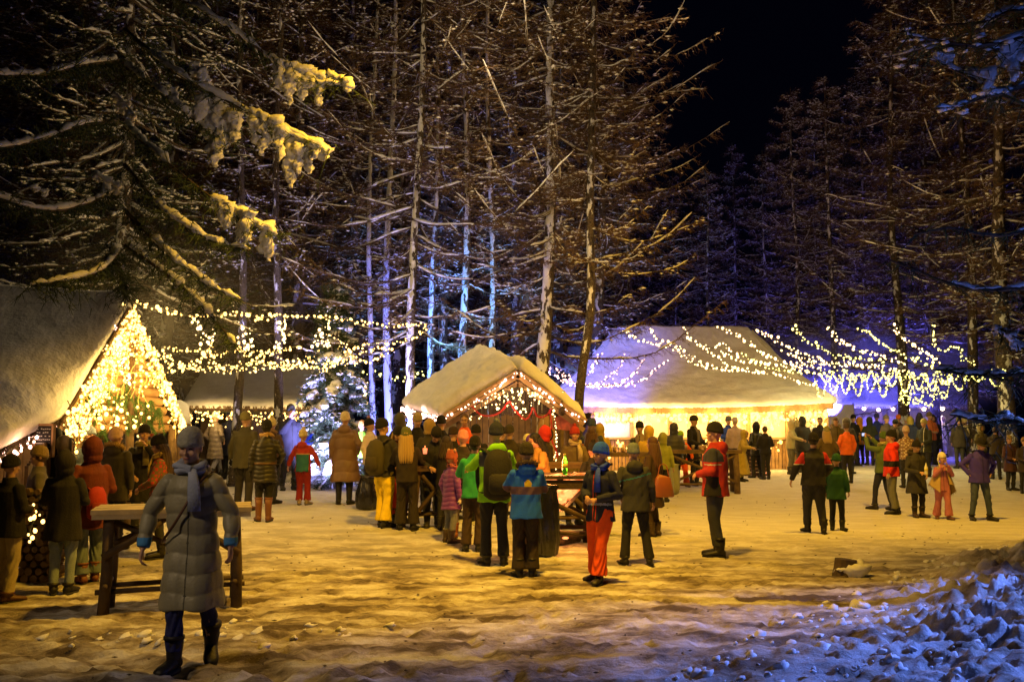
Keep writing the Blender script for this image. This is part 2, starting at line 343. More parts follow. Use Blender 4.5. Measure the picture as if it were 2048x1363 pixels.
# the trunks one can tell apart
tree('larch_tree', 'tall straight larch with snow-plastered trunk rising left of the small grill hut', at(824, 25), 23, .135, 3, tm=TSNOW, first=3.6, Lmax=5.6, nl=150, ntw=56, snow=.6, lean=(.25, 0))
tree('larch_tree', 'thickest snow-plastered larch trunk rising right behind the small grill hut', at(1074, 25.5), 24, .20, 5, tm=TSNOW, first=3.6, Lmax=5.4, nl=140, ntw=56, snow=.55, lean=(.9, 0))
def bent():
    path = spline([at(1152, 24, -.3), W(1158, 800, 24), W(1172, 690, 24), W(1182, 600, 24), W(1180, 400, 24), W(1186, 150, 24.2), W(1188, -200, 24.5), W(1190, -560, 25)], 30)
    t = empty('larch_tree', at(1152, 24), 0, label='slim dark larch with bent lower trunk in front of the long lit hall', cat='tree')
    o = Vector(t.location); MB().add(trunk_geo([p-o for p in path], .125, .05)).build('trunk', TSOME, t, True)
    bk, tw, sn = MB(), MB(), MB(); rg = random.Random(9)
    for k in range(110):
        i = rg.randint(9, 29); p = path[i]-o
        branch(bk, tw, sn, p, rg.uniform(0, 2*pi), rg.uniform(.8, 3.6), .34, .5, .015, rg, 50, .5, .55, 9)
    tw2 = MB(); tw2.add((bk.v, bk.f), 0); tw2.add((tw.v, tw.f), 1); tw2.build('crown', [BARK, TWIG], t); tag(sn.build('snow', SNOW, t, True), kind='stuff')
bent()
for i, (px, d, r, lab) in enumerate([
        (740, 28.5, .10, 'slender blue-lit larch trunk, leftmost of the blue-lit trunks'),
        (777, 28, .135, 'white-blue larch trunk just right of the leftmost blue-lit one'),
        (867, 29.5, .12, 'teal-lit larch trunk just right of the tall snow-plastered trunk'),
        (927, 29, .14, 'teal and white lit larch trunk behind the left slope of the grill hut roof'),
        (979, 30, .12, 'teal-lit larch trunk right above the ridge of the grill hut')]):
    tree('larch_tree', lab, at(px, d), 19+i, r, 20+i, group='larches lit blue behind the grill hut', tm=TFULL if i < 2 else TSNOW, first=5.5, Lmax=2.6, nl=60, ntw=22, snow=.6)
tree('larch_tree', 'dark bare trunk left of the two in front of the low back hut', at(472, 24.5), 18, .13, 31, first=5.5, Lmax=2.8, nl=60, ntw=24, snow=.6)
tree('larch_tree', 'dark bare trunk right of the two in front of the low back hut', at(549, 24.8), 19, .13, 32, first=5.5, Lmax=2.8, nl=60, ntw=24, snow=.6)

# larch kinds for the wood behind
protoA = tree('larch_tree', 'snow-dusted brown larch of the dense dark wood behind the market', at(1597, 41), 20, .2, 41, group='larches of the dark wood behind the market', tm=TSOME, first=3.0, Lmax=3.6, nl=130, ntw=46, snow=.5, dense=2)
WG = 'larches of the dark wood behind the market'; WL = 'snow-dusted brown larch of the dense dark wood behind the market'
protoB = tree('larch_tree', WL, at(1480, 47), 20, .2, 42, group=WG, tm=TSOME, first=2.0, Lmax=4.2, nl=150, ntw=46, snow=.4, dense=2, a=.2, b=.3)
protoC = tree('larch_tree', WL, at(1350, 50), 20, .18, 43, group=WG, tm=TSOME, first=4.0, Lmax=3.0, nl=120, ntw=44, snow=.55, dense=2)
protoA.name = protoB.name = protoC.name = 'larch_tree'
def put(pr, px, d, top, rz, wide=1.0, label=WL, group=WG):
    """a copy whose top stands at photo height top (negative: above the frame)"""
    c = copy_tree(pr); c.location = at(px, d); z = W(px, top, d).z-c.location.z; s = z/20
    c.scale = (s*wide, s*wide, s); c.rotation_euler = (0, 0, rz); tag(c, label=label, group=group); return c
def top_at(pr, px, d, top, rz):
    pr.location = at(px, d); z = W(px, top, d).z-pr.location.z; s = z/20; pr.scale = (s, s, s); pr.rotation_euler = (0, 0, rz)
top_at(protoA, 1597, 41, 175, 0); top_at(protoB, 1475, 52, 285, 1); top_at(protoC, 1352, 50, 345, 2)
rg0 = random.Random(77); pr3 = [protoA, protoB, protoC]
far = [(-60, 40, -500), (60, 44, -420), (150, 36, -500), (250, 42, -400), (330, 35, -450), (410, 44, -380), (500, 38, -420), (590, 34, -400), (640, 46, -260),
       (700, 38, -380), (800, 42, -350), (890, 37, -380), (960, 44, -250), (1030, 38, -350), (1120, 42, -260), (1200, 37, -200), (1255, 44, 60),
       (1420, 44, 330), (1535, 46, 300), (1668, 40, 150), (1735, 46, 130), (1800, 38, -90), (1865, 42, -160), (1945, 36, -420), (2015, 33, -500), (2080, 40, -500),
       (1300, 58, 330), (1400, 62, 350), (1640, 58, 250), (1700, 62, 200), (1560, 64, 260), (20, 58, -200), (130, 60, -200), (370, 58, -150), (460, 60, -150), (560, 58, -160), (660, 60, -100), (760, 58, -100),
       (850, 62, -80), (930, 58, -80), (1000, 60, -60), (1080, 58, -60), (1160, 62, 20), (1230, 60, 150), (1780, 60, 30), (1850, 58, -50), (1930, 60, -100), (2000, 56, -200)]
for i, (px, d, tp) in enumerate(far):
    put(pr3[i % 3], px, d, tp, rg0.uniform(0, 6.28), rg0.uniform(.9, 1.25))

# big snow-laden spruce by the left hut: explicit limbs and hanging slabs of snow
def clump(sn, a, b, lens, wd, rg, th=.5):
    """snow slab hanging in fingers from the limb a-b"""
    a = Vector(a); b = Vector(b); n = len(lens)
    for k, l in enumerate(lens):
        t = (k+.5)/n; p = a.lerp(b, t)+Vector((rg.uniform(-.03, .03), rg.uniform(-.06, .06), .03)); m = max(8, int(l/.022)); pts = []; rad = []
        ph = rg.uniform(0, 20)
        for i in range(m+1):
            u = i/m; w_ = wd*(1.65-.85*u)*(.8+.55*nz(ph, u*l*9, 1))*(1 if u < .88 else .55 if i < m else .2)
            pts.append(p+Vector((.05*nz(ph, u*l*5)+.05*u*rg.uniform(-.3, .3), .03*nz(ph+4, u*4), .04-l*u))); rad.append((w_, w_*th))
        v, f = tube(pts, rad, 16, True)
        v = [q+Vector((1, .6, .6))*(.024*nz(q.x*15, q.y*15, q.z*12)+.028*nz(q.x*38, q.y*38, q.z*34)+.020*nz(q.x*85, q.y*85, q.z*70)) for q in v]; sn.add((v, f))
    # the ridge of snow that joins them along the limb
    pts = spline([a, b], 12); v, f = tube([p+Vector((0, 0, .04)) for p in pts], [(wd*.8*(.7+.6*nz(i*.7, 3)), wd*.55) for i in range(13)], 8, True)
    sn.add(([q+Vector((0, .5, 1))*(.04*nz(q.x*12, q.y*12, q.z*12)) for q in v], f))
def laden(name, label, px, d, H, r, seed, limbs, clumps, nl=120, Lmax=3.6, tm=None, nm=None, side=None, first=3.0):
    base = at(px, d); rg = random.Random(seed); t = empty(name, base, 0, label=label, cat='tree')
    path = [Vector((.05*sin(z), 0, z)) for z in np.linspace(-.3, H, 20)]
    MB().add(trunk_geo(path, r, .03)).build('trunk', tm or TSNOW, t, True)
    bk, tw, sn = MB(), MB(), MB()
    for k in range(nl):
        u = (k+rg.random())/nl; z = first+(H-first-.3)*u
        az = rg.uniform(0, 2*pi) if side is None else side+rg.uniform(-1.5, 1.5)
        branch(bk, tw, sn, Vector((0, 0, z)), az, Lmax*(1-u)**.6*rg.uniform(.5, 1.1)+.3, rg.uniform(.25, .6), .25, .04, rg, 34, .42, .6, 12, 1, -.4)
    nt_ = 16 if px < 1000 else 4
    for pts in limbs:
        P = spline([Vector(q)-base for q in pts], 10)
        bk.add(tube(P, [.035*(1-.07*i) for i in range(11)], 5, False))
        i = 0; wm = 1.0 if px < 1000 else .62
        while i < 10:
            k = min(10, i+rg.randint(2, 5)); sg = spline(P[i:k+1], (k-i)*5); m_ = len(sg)
            if m_ > 2 and rg.random() < .85:
                ph = rg.uniform(0, 30); q = [wm*(.045+.028*nz(j*.45, ph))*min(1, .3+min(j, m_-1-j)*.35) for j in range(m_)]
                v, f = tube([p+Vector((0, 0, q[j]*.8)) for j, p in enumerate(sg)], [(z, z*.75) for z in q], 9, True)
                sn.add(([p+Vector((.6, .6, 1))*(.022*wm*nz(p.x*17, p.y*17, p.z*17)+.012*wm*nz(p.x*45, p.y*45, p.z*45)) for p in v], f))
            i = k if rg.random() < .8 else k+1
        for i in range(10):
            for _ in range(nt_):
                p = P[i].lerp(P[i+1], rg.random()); dv = Vector((rg.uniform(-.8, 1), rg.uniform(-1, 1), rg.uniform(-1.1, .3))).normalized(); l = rg.uniform(.15, .5)
                tw.add(spike(p, p+dv*l, .008))
                for _2 in range(4):
                    q = p+dv*l*rg.random(); tw.add(spike(q, q+Vector((rg.uniform(-1, 1), rg.uniform(-1, 1), rg.uniform(-1, .2)))*.13, .006))
    for a, b, lens, wd in clumps: clump(sn, Vector(a)-base, Vector(b)-base, lens, wd, rg)
    tw2 = MB(); tw2.add((bk.v, bk.f), 0); tw2.add((tw.v, tw.f), 1); tw2.build('crown', [BARK, nm or NEEDLE], t)
    tag(sn.build('snow', SNOW, t, True), kind='stuff'); return t
D = 12.0
def w(px, py, d=D): return W(px, py, d)
laden('spruce_tree', 'huge spruce above the left hut whose long limbs carry hanging slabs of snow', 238, 20.5, 17, .2, 51,
      [[w(250, -60, 13), w(400, 20), w(520, 100), w(600, 160), w(700, 175)], [w(250, 60, 13), w(360, 150), w(470, 210), w(560, 255), w(660, 300)],
       [w(250, 130, 13), w(330, 190), w(400, 250), w(470, 290)], [w(250, 250, 13), w(340, 330), w(430, 400), w(500, 440), w(555, 470)],
       [w(250, 330, 13), w(330, 420), w(420, 480), w(500, 500)], [w(250, 420, 13), w(330, 500), w(400, 560), w(480, 600)],
       [w(240, 500, 13), w(200, 540, 12), w(140, 560, 11.5), w(60, 570, 11)], [w(235, 380, 13), w(160, 410, 12), w(80, 420, 11.5), w(-20, 390, 11)],
       [w(235, 240, 13), w(160, 250, 12), w(80, 280, 11.5), w(-20, 300, 11)], [w(235, 120, 13), w(160, 130, 12), w(80, 150, 11.5), w(-20, 150, 11)],
       [w(220, 490, 13), w(240, 540, 13), w(256, 592, 13.5)], [w(250, 490, 13), w(350, 560, 13), w(430, 640, 13), w(470, 690, 13)]],
      [(w(548, 128), w(650, 158), [.42, .55, .45, .25, .42], .075), (w(655, 150), w(702, 175), [.12, .14, .18], .06), (w(385, 130), w(420, 170), [.18, .22, .12], .05),
       (w(400, 200), w(480, 240), [.35, .75, .8, .5, .4], .078), (w(500, 225), w(560, 250), [.45, .55, .3], .065), (w(556, 262), w(655, 305), [.45, .72, .5, .45, .25, .18], .065),
       (w(340, 185), w(352, 190), [.2], .05), (w(425, 398), w(500, 440), [.22, .35, .42, .38], .075), (w(518, 452), w(548, 470), [.38, .42], .065),
       (w(190, 350, 12.6), w(240, 380, 12.5), [.12, .25, .16], .045), (w(230, 190, 13.6), w(270, 240, 13.3), [.25, .2, .3], .05),
       (w(60, 380, 11.5), w(90, 390, 11.5), [.08, .1], .03)], nl=150, Lmax=3.4, first=4.4)
# spruce reaching in from the right edge, close to the camera
laden('spruce_tree', 'dark spruce at the right edge with blue-lit snow lumps on its limbs', 2190, 9.5, 9, .16, 53,
      [[w(2160, 60, 9.5), w(2040, 20, 9.5), w(1960, 45, 9.5), w(1880, 50, 9.5)], [w(2160, 240, 9.5), w(2040, 205, 9.5), w(1930, 150, 9.5), w(1860, 118, 9.5)],
       [w(2160, 560, 9.5), w(2040, 575, 9.5), w(1930, 575, 9.5), w(1780, 520, 9.5)], [w(2160, 430, 9.5), w(2000, 470, 9.5), w(1900, 455, 9.5), w(1830, 470, 9.5)],
        [w(2160, 720, 8), w(2048, 745, 8), w(1950, 748, 8), w(1870, 738, 8)],
       [w(2160, 850, 8), w(2048, 842, 8), w(1980, 842, 8), w(1900, 828, 8)],
       [w(2160, 640, 9), w(2060, 700, 9), w(2010, 660, 9), w(1985, 662, 9)], [w(2160, 130, 9.5), w(2040, 110, 9.5), w(1940, 90, 9.5), w(1850, 100, 9.5)]],
      [(w(1945, 150, 9.5), w(1985, 160, 9.5), [.12, .3, .18], .06), (w(1995, 90, 9.5), w(2048, 100, 9.5), [.3, .22, .42, .2], .065), (w(1866, 118, 9.5), w(1905, 128, 9.5), [.06, .08], .04), (w(1990, 662, 9), w(2045, 700, 9), [.08, .07, .1], .04),
       (w(1995, 842, 8), w(2045, 848, 8), [.03, .03], .03)], nl=16, Lmax=2.0, side=pi, first=5.2)
# small spruce in the middle with thick snow, violet light on it
def mid_spruce():
    px, d = 668, 24.0; base = at(px, d); rg = random.Random(61)
    t = empty('spruce_tree', base, 0, label='young snow-heaped spruce lit violet in the clearing', cat='tree')
    top = W(690, 560, d).z-base.z
    MB().add(trunk_geo([Vector((.012*z*z*.3, 0, z)) for z in np.linspace(-.2, top, 12)], .09, .01)).build('trunk', TSOME, t, True)
    bk, tw, sn = MB(), MB(), MB()
    for k in range(130):
        u = (k+rg.random())/130; z = .35+(top-.4)*u; L = 1.2*(1-u)**.8+.15
        az = rg.uniform(0, 2*pi); P = branch(bk, tw, sn, Vector((0, 0, z)), az, L*rg.uniform(.8, 1.1), .55, .15, .02, rg, 90, .3, .3, 6, 2, -.3)
        if rg.random() < .6:
            for j in (2, 4, 5, 6, 7):
                if rg.random() < .8:
                    q = P[j]; rr = rg.uniform(.07, .17)*(1.2-u*.7); v, f = ell(q+Vector((0, 0, .02)), (rr*1.15, rr*1.15, rr*.75), 9, 7)
                    sn.add(([p+Vector((1, 1, 1))*(.09*nz(p.x*7, p.y*7, p.z*7)) for p in v], f))
    tw2 = MB(); tw2.add((bk.v, bk.f), 0); tw2.add((tw.v, tw.f), 1); tw2.build('crown', [BARK, NEEDLE], t); tag(sn.build('snow', SNOW, t, True), kind='stuff')
mid_spruce()
def stump():
    p = on_ground(1668, 1150); t = empty('tree_stump', (p.x+.12, p.y, p.z-.07), 0, label='dark cut tree stump capped with snow at the edge of the rough snow bank', cat='stump')
    v, f = tube([(0, 0, -.2), (0, 0, .02), (.01, 0, .15), (.02, 0, .26)], [.17, .15, .13, .125], 14, rnd=.12); MB().add((v, f)).build('stump_wood', BARK, t, False)
    v, f = ell((.10, -.02, .15), (.20, .16, .09), 22, 14); v = [q+Vector((1, 1, 1))*(.06*nz(q.x*9, q.y*9, q.z*9)+.03*nz(q.x*22, q.y*22, q.z*22)) for q in v]; MB().add((v, f)).build('snow', SNOW, t, True)
stump()
# ---------------------------------------------------------------- buildings
STEEL = mat('sooty_steel', (.05, .045, .04), .55, .3, 30, metal=.6)
def slab(c, nu, nv, th, rough=.05, edge=.35, seed=0, sag=0, e=(1, 1, 1, 1), mid=0):
    """a blanket of snow over the quad c = eave left, eave right, ridge right, ridge left; e: rounded off at eave, right, ridge, left"""
    a, b, cc, d = [Vector(q) for q in c]; nrm = (b-a).cross(d-a).normalized()
    if nrm.z < 0: nrm = -nrm
    v = []; f = []
    Lu = (b-a).length; Lv = (d-a).length
    for j in range(nv+1):
        for i in range(nu+1):
            s, t = i/nu, j/nv; p = a.lerp(b, s).lerp(d.lerp(cc, s), t)
            q = 1.0
            for dist, on in ((t*Lv, e[0]), ((1-s)*Lu, e[1]), ((1-t)*Lv, e[2]), (s*Lu, e[3])):
                if on: x = min(1, dist/edge); q = min(q, math.sqrt(max(0, 1-(1-x)**2))*.999)
            h = th*(.35+.65*q) if q < 1 else th
            h *= 1+rough*3*nz(p.x*1.1+seed, p.y*1.1, p.z*1.1)
            h += rough*.35*nz(p.x*4+seed, p.y*4, p.z*4)+rough*.12*nz(p.x*13+seed, p.y*13, p.z*13)
            v.append(p+nrm*max(.02, h)-Vector((0, 0, sag*4*s*(1-s)*(1-t)+mid*4*t*(1-t))))
    m = len(v)
    for j in range(nv+1):
        for i in range(nu+1):
            s, t = i/nu, j/nv; p = a.lerp(b, s).lerp(d.lerp(cc, s), t); v.append(p-Vector((0, 0, sag*4*s*(1-s)*(1-t)+mid*4*t*(1-t))))
    K = nu+1
    for j in range(nv):
        for i in range(nu):
            q = j*K+i; f.append((q, q+1, q+K+1, q+K)); f.append((m+q, m+q+K, m+q+K+1, m+q+1))
    for i in range(nu):
        f.append((i, m+i, m+i+1, i+1)); q = nv*K+i; f.append((q, q+1, m+q+1, m+q))
    for j in range(nv):
        q = j*K; f.append((q, q+K, m+q+K, m+q)); q = j*K+nu; f.append((q, m+q, m+q+K, q+K))
    return v, f
def quad_board(a, b, c, d, th):
    a, b, c, d = map(Vector, (a, b, c, d)); n = (b-a).cross(d-a).normalized()*th
    if n.z > 0: n = -n
    return [a, b, c, d, a+n, b+n, c+n, d+n], [(0, 1, 2, 3), (7, 6, 5, 4), (0, 4, 5, 1), (1, 5, 6, 2), (2, 6, 7, 3), (3, 7, 4, 0)]
def reeds(mb, a, b, n, l, r, rg, dv=Vector((0, 0, -1))):
    a = Vector(a); b = Vector(b)
    for i in range(n):
        p = a.lerp(b, rg.random())+Vector((0, rg.uniform(-.03, .03), .03)); mb.add(spike(p, p+(dv+Vector((rg.uniform(-.3, .3), rg.uniform(-.3, .3), 0)))*l*rg.uniform(.5, 1.2), r))
def planks(mb, a, b, z0, z1, n, th, rg, gap=.012, mi=0):
    """upright boards filling the wall between ground points a and b"""
    a = Vector(a); b = Vector(b); L = (b-a).length; ang = math.atan2(b.y-a.y, b.x-a.x)
    for i in range(n):
        p = a.lerp(b, (i+.5)/n); za = z0[0]+(z0[1]-z0[0])*(i+.5)/n if isinstance(z0, tuple) else z0
        zb = z1[0]+(z1[1]-z1[0])*(i+.5)/n if isinstance(z1, tuple) else z1
        zb += rg.uniform(-.01, .01)
        mb.add(box((p.x, p.y, (za+zb)/2), (L/n-gap, th*rg.uniform(.9, 1.1), zb-za), ang), mi)
rg = random.Random(5); random.seed(5)

# --- left hut: a low steep roof under thick snow, gable of stacked logs
APX = W(256, 612, 16.5); RB = W(-70, 590, 18.0); E1 = W(122, 838, 15.3); E2 = W(-70, 935, 12.0); ER = W(366, 858, 17.6)
hut = empty('log_hut', (APX.x-1.5, APX.y, gz(APX.x, APX.y)), 0, label='log hut at the left edge, low snow-loaded roof and bright light-hung gable', cat='hut')
def loc(o): return Matrix.Translation(-Vector(o.location))
T = loc(hut)
MB().add(quad_board(E2, E1, APX, RB, .09), 0, T).build('roof', DWOOD, hut)
rb2 = RB+Vector((-.8, .6, 0)); ERB = ER+Vector((-3.2, 1.6, 0))
MB().add(quad_board(ER, ERB, rb2, APX, .09), 0, T).build('roof', DWOOD, hut)
MB().add(slab([E2, E1, APX, RB], 90, 70, .26, .07, .28, 3, e=(1, 1, 0, 0)), 0, T).build('snow', SNOW, hut, True)
MB().add(slab([ER, ERB, rb2, APX], 24, 30, .24, .10, .28, 5, e=(1, 0, 0, 1)), 0, T).build('snow', SNOW, hut, True)
mb = MB(); reeds(mb, E2, E1, 420, .22, .012, rg, Vector((.1, -.5, -.6))); mb2 = MB(); mb2.add((mb.v, mb.f), 0, T); mb2.build('reed_edge', DWOOD, hut)
GL = Vector((E1.x+.10, E1.y+.12, 0)); GR = Vector((ER.x-.06, ER.y-.1, 0)); gdir = (GR-GL).normalized(); gn = Vector((gdir.y, -gdir.x, 0)).normalized()
wl = MB()
zt = 2.0; gzl = gz(GL.x, GL.y)
n = 13; z0 = 1.62
for i in range(n):
    z = z0+(APX.z-z0-.12)*(i+.5)/n; h = (APX.z-z0)/n; t = (z-z0)/(APX.z-z0)
    a = GL.lerp(GR, .5*t+.03); b = GL.lerp(GR, 1-.5*t-.03); a.z = b.z = z
    wl.add(tube([a-gn*.08, a.lerp(b, .5)-gn*.08+Vector((0, 0, rg.uniform(-.01, .01))), b-gn*.08], [(.09, h*.5), (.085, h*.52), (.09, h*.48)], 10), 0, T)
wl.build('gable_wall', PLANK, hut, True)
for s in (.06, .52, .94):
    p = GL.lerp(GR, s); b_ = gz(p.x, p.y); MB().add(tube([(p.x, p.y, b_-.1), (p.x+.01, p.y, 1.2), (p.x, p.y, 1.75 if s != .52 else 3.2)], .07, 9), 0, T).build('post', WOOD, hut, True)
mb = MB(); mid = GL.lerp(GR, .5)-gn*.25
planks(mb, GL.lerp(GR, .05)-gn*.05, GL.lerp(GR, .98)-gn*.05, gzl-.1, 1.05, 14, .04, rg); m2 = MB(); m2.add((mb.v, mb.f), 0, T); m2.build('counter_front', WOOD, hut)
a = GL.lerp(GR, .5); ang = math.atan2(gdir.y, gdir.x); MB().add(box((a.x+gn.x*.1, a.y+gn.y*.1, 1.10), (2.5, .5, .07), ang), 0, T).build('counter', WOOD, hut)
mb = MB()
for k in range(3):
    planks(mb, GL.lerp(GR, .03)-gn*2.0, GL.lerp(GR, .97)-gn*2.0, gzl, 2.4, 12, .05, rg)
m2 = MB(); m2.add((mb.v[:96], [q for q in mb.f if max(q) < 96]), 0, T); m2.build('back_wall', PLANK, hut)
# side wall under the low eave
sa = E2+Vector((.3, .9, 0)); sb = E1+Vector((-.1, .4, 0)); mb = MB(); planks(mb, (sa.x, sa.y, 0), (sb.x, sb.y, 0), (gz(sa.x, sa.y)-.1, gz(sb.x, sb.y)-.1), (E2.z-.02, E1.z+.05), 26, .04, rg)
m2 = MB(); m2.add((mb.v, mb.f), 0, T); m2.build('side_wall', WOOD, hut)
# rafters of the gable
for q in (E1, ER):
    MB().add(beam(APX+gn*.06+Vector((0, 0, -.06)), Vector(q)+gn*.06+Vector((0, 0, -.06)), .07, .13), 0, T).build('barge_board', WOOD, hut)
# logs stacked by the side wall
wp = MB(); o = W(62, 1128, 11.9); o.z = gz(o.x, o.y)
for r_ in range(13):
    for c_ in range(4):
        a = o+Vector((-.25+c_*.12+rg.uniform(-.02, .02)+.06*(r_ % 2), .1, .05+r_*.085)); wp.add(tube([a, a+Vector((rg.uniform(-.05, .05), .55+rg.uniform(-.1, .1), 0))], .045+rg.uniform(-.008, .008), 7))
wpo = empty('firewood_stack', o, 0, label='knee-high stack of split firewood against the left hut side wall', cat='firewood')
m2 = MB(); m2.add((wp.v, wp.f), 0, Matrix.Translation(-o)); m2.build('log_pile', WOOD, wpo, False)
# chalk board
p = W(90, 880, 14.2); cb = empty('chalkboard', p, -.3, label='small framed chalkboard menu hanging by the left hut eave', cat='sign')
MB().add(box((0, 0, 0), (.30, .03, .42))).build('board', mat('slate', (.02, .02, .02), .7), cb)
mb = MB()
for c_, s_ in (((0, -.02, .22), (.34, .05, .03)), ((0, -.02, -.22), (.34, .05, .03)), ((-.16, -.02, 0), (.03, .05, .44)), ((.16, -.02, 0), (.03, .05, .44))): mb.add(box(c_, s_))
mb.build('frame', PLANK, cb)
mb = MB()
for k in range(7):
    z = .16-k*.05
    for x in np.arange(-.12, .1, .035):
        if rg.random() < .75: mb.add(box((x, -.018, z+rg.uniform(-.004, .004)), (.022, .004, .012)))
mb.build('chalk_writing', mat('chalk', (.7, .7, .65), .9), cb)
# evergreen swags on the gable
def bough(mb, p, d, l, rg, n=70):
    p = Vector(p); d = Vector(d).normalized(); mb.add(spike(p, p+d*l, .012))
    for k in range(n):
        t = rg.random(); q = p+d*l*t; v = (d*.9+Vector((rg.uniform(-1, 1), rg.uniform(-.7, .7), rg.uniform(-1, .7)))).normalized(); mb.add(spike(q, q+v*.10*(1.3-t*.6), .005))
GREEN = mat('fir_boughs', (.06, .13, .025), .7)
for k, (px, py, dx) in enumerate([(150, 800, .1), (175, 790, .3), (195, 815, -.2), (214, 772, .2), (232, 790, .3), (250, 765, -.1), (268, 790, .3), (296, 800, .2), (318, 815, .1), (165, 835, -.2), (205, 850, .1), (262, 830, .2), (300, 840, 0)]):
    s = (px-122)/244; p = GL.lerp(GR, s); p = W(px, py, p.y-.16); o = empty('fir_bough', p, 0, label='fir bough hung on the glowing gable of the left hut', cat='fir bough', group='fir boughs on the left hut gable')
    mb = MB()
    for j in range(4): bough(mb, (rg.uniform(-.06, .06), 0, 0), (dx+rg.uniform(-.6, .6), rg.uniform(-.2, .1), -1), rg.uniform(.28, .5), rg)
    mb.build('twigs', GREEN, o)
# little snow-capped side roof right of the hut
o = W(372, 838, 19.5); an = empty('lean_to', (o.x, o.y, gz(o.x, o.y)), 0, label='little board lean-to with a mound of snow right of the left hut', cat='shed'); T = loc(an)
c = [W(330, 850, 19), W(382, 848, 19), W(378, 815, 20), W(318, 800, 20)]
MB().add(slab(c, 16, 12, .16, .08, .2, 8), 0, T).build('snow', SNOW, an, True); MB().add(quad_board(*c, .06), 0, T).build('roof', PLANK, an)
mb = MB(); planks(mb, (c[0].x+.1, 19.3, 0), (c[1].x-.1, 19.3, 0), .3, c[0].z-.03, 5, .05, rg); m2 = MB(); m2.add((mb.v, mb.f), 0, T); m2.build('wall', PLANK, an)

# --- low hut at the back left
def long_hut(name, label, er, rr, d0, d1, th, wallmat, pxs, fringe=True, mb_roof=DWOOD, seed=1, back=2.0, uw=0.5):
    (xa, ya), (xb, yb) = er; (ra, rya), (rb_, ryb) = rr
    a, b, c, d = W(xa, ya, d0), W(xb, yb, d0), W(rb_, ryb, d1), W(ra, rya, d1)
    o = empty(name, ((a.x+b.x)/2, d0+1, gz((a.x+b.x)/2, d0+1)), 0, label=label, cat='hut'); T = loc(o)
    MB().add(quad_board(a, b, c, d, .08), 0, T).build('roof', mb_roof, o)
    MB().add(slab([a, b, c, d], 70, 24, th, .05, .45, seed, e=(1, 1, 0, 1)), 0, T).build('snow', SNOW, o, True)
    a2, b2 = Vector((a.x, 2*d1-d0, a.z)), Vector((b.x, 2*d1-d0, b.z))
    MB().add(slab([b2, a2, d, c], 40, 12, th, .05, .45, seed+1, e=(1, 1, 0, 1)), 0, T).build('snow', SNOW, o, True)
    for s, q, r_ in ((-1, a, d), (1, b, c)):
        q2 = Vector((q.x, 2*d1-d0, q.z)); MB().add(slab([q, q2, r_, r_+Vector((0, .02, 0))] if s > 0 else [q2, q, r_, r_+Vector((0, -.02, 0))], 16, 16, th, .05, .4, seed+2, e=(1, 0, 0, 0)), 0, T).build('snow', SNOW, o, True)
    mb = MB(); g0 = gz((a.x+b.x)/2, d0+.5)
    planks(mb, (a.x+.3, d0+uw, 0), (b.x-.3, d0+uw, 0), g0-.1, a.z-.05, int((b.x-a.x)/.2), .05, rg); m2 = MB(); m2.add((mb.v, mb.f), 0, T); m2.build('wall', wallmat, o)
    for px in pxs:
        x = (px-CX)/F*(d0+.15); MB().add(tube([(x, d0+.15, g0-.1), (x, d0+.15, a.z)], .07, 8), 0, T).build('post', WOOD, o, True)
    if fringe:
        mb = MB(); reeds(mb, a+Vector((0, 0, .04)), b+Vector((0, 0, .04)), int((b.x-a.x)*60), .16, .02, rg, Vector((0, -.15, -.9))); m2 = MB(); m2.add((mb.v, mb.f), 0, T); m2.build('reed_edge', WOOD, o)
    return o, a, b
hb, ba, bb = long_hut('low_hut', 'long low hut at the back left with drooping snow roof behind two bare trunks', ((362, 816), (668, 818)), ((405, 745), (640, 742)), 27, 29.5, .22, DWOOD, (380, 430, 500, 600), uw=.8)
HW = mat('blue_lit_boards', (.35, .30, .27), .8, .4, 20, .3, 6)
hr, ra_, rb2_ = long_hut('stage_hut', 'low wide hut far right with a thin snow roof and lamps along its front', ((1632, 815), (1965, 818)), ((1640, 792), (1950, 797)), 45, 48, .2, HW, (1700, 1760, 1815, 1870, 1925), seed=4, uw=.6)
b2, b2a, b2b = long_hut('back_barn', 'dark barn with grey snow roof standing behind the long lit hall', ((1085, 745), (1200, 748)), ((1100, 705), (1190, 705)), 42, 45, .3, DWOOD, (), seed=6, fringe=False)

# --- long hall: hipped roof, plastic-sheet walls glowing with lights
DH = 33.0; hall = empty('market_hall', (4.6, DH+2, gz(4.6, DH)), 0, label='long glowing hall with a big hipped snow roof and light-hung sheet walls', cat='hall'); T = loc(hall)
ha, hb_ = W(1095, 813, DH), W(1668, 808, DH); rc, rd = W(1492, 668, DH+4), W(1243, 664, DH+4)
rd2 = W(1160, 710, DH+3); ya = 2*(DH+4)-DH
MB().add(slab([ha, hb_, rc, rd], 130, 70, .34, .08, .6, 11, .12, e=(1, 0, 0, 0), mid=.30), 0, T).build('snow', SNOW, hall, True)
hb2 = Vector((hb_.x, ya, hb_.z)); ha2 = Vector((ha.x, ya, ha.z))
MB().add(slab([hb_, hb2, rc+Vector((0, .05, 0)), rc], 30, 40, .34, .055, .6, 12, e=(1, 0, 0, 0), mid=.30), 0, T).build('snow', SNOW, hall, True)
MB().add(slab([ha2, ha, rd, rd+Vector((0, .05, 0))], 30, 40, .34, .055, .6, 13, e=(1, 0, 0, 0), mid=.30), 0, T).build('snow', SNOW, hall, True)
MB().add(slab([hb2, ha2, rd, rc], 30, 20, .34, .055, .6, 14, e=(1, 0, 0, 0), mid=.30), 0, T).build('snow', SNOW, hall, True)
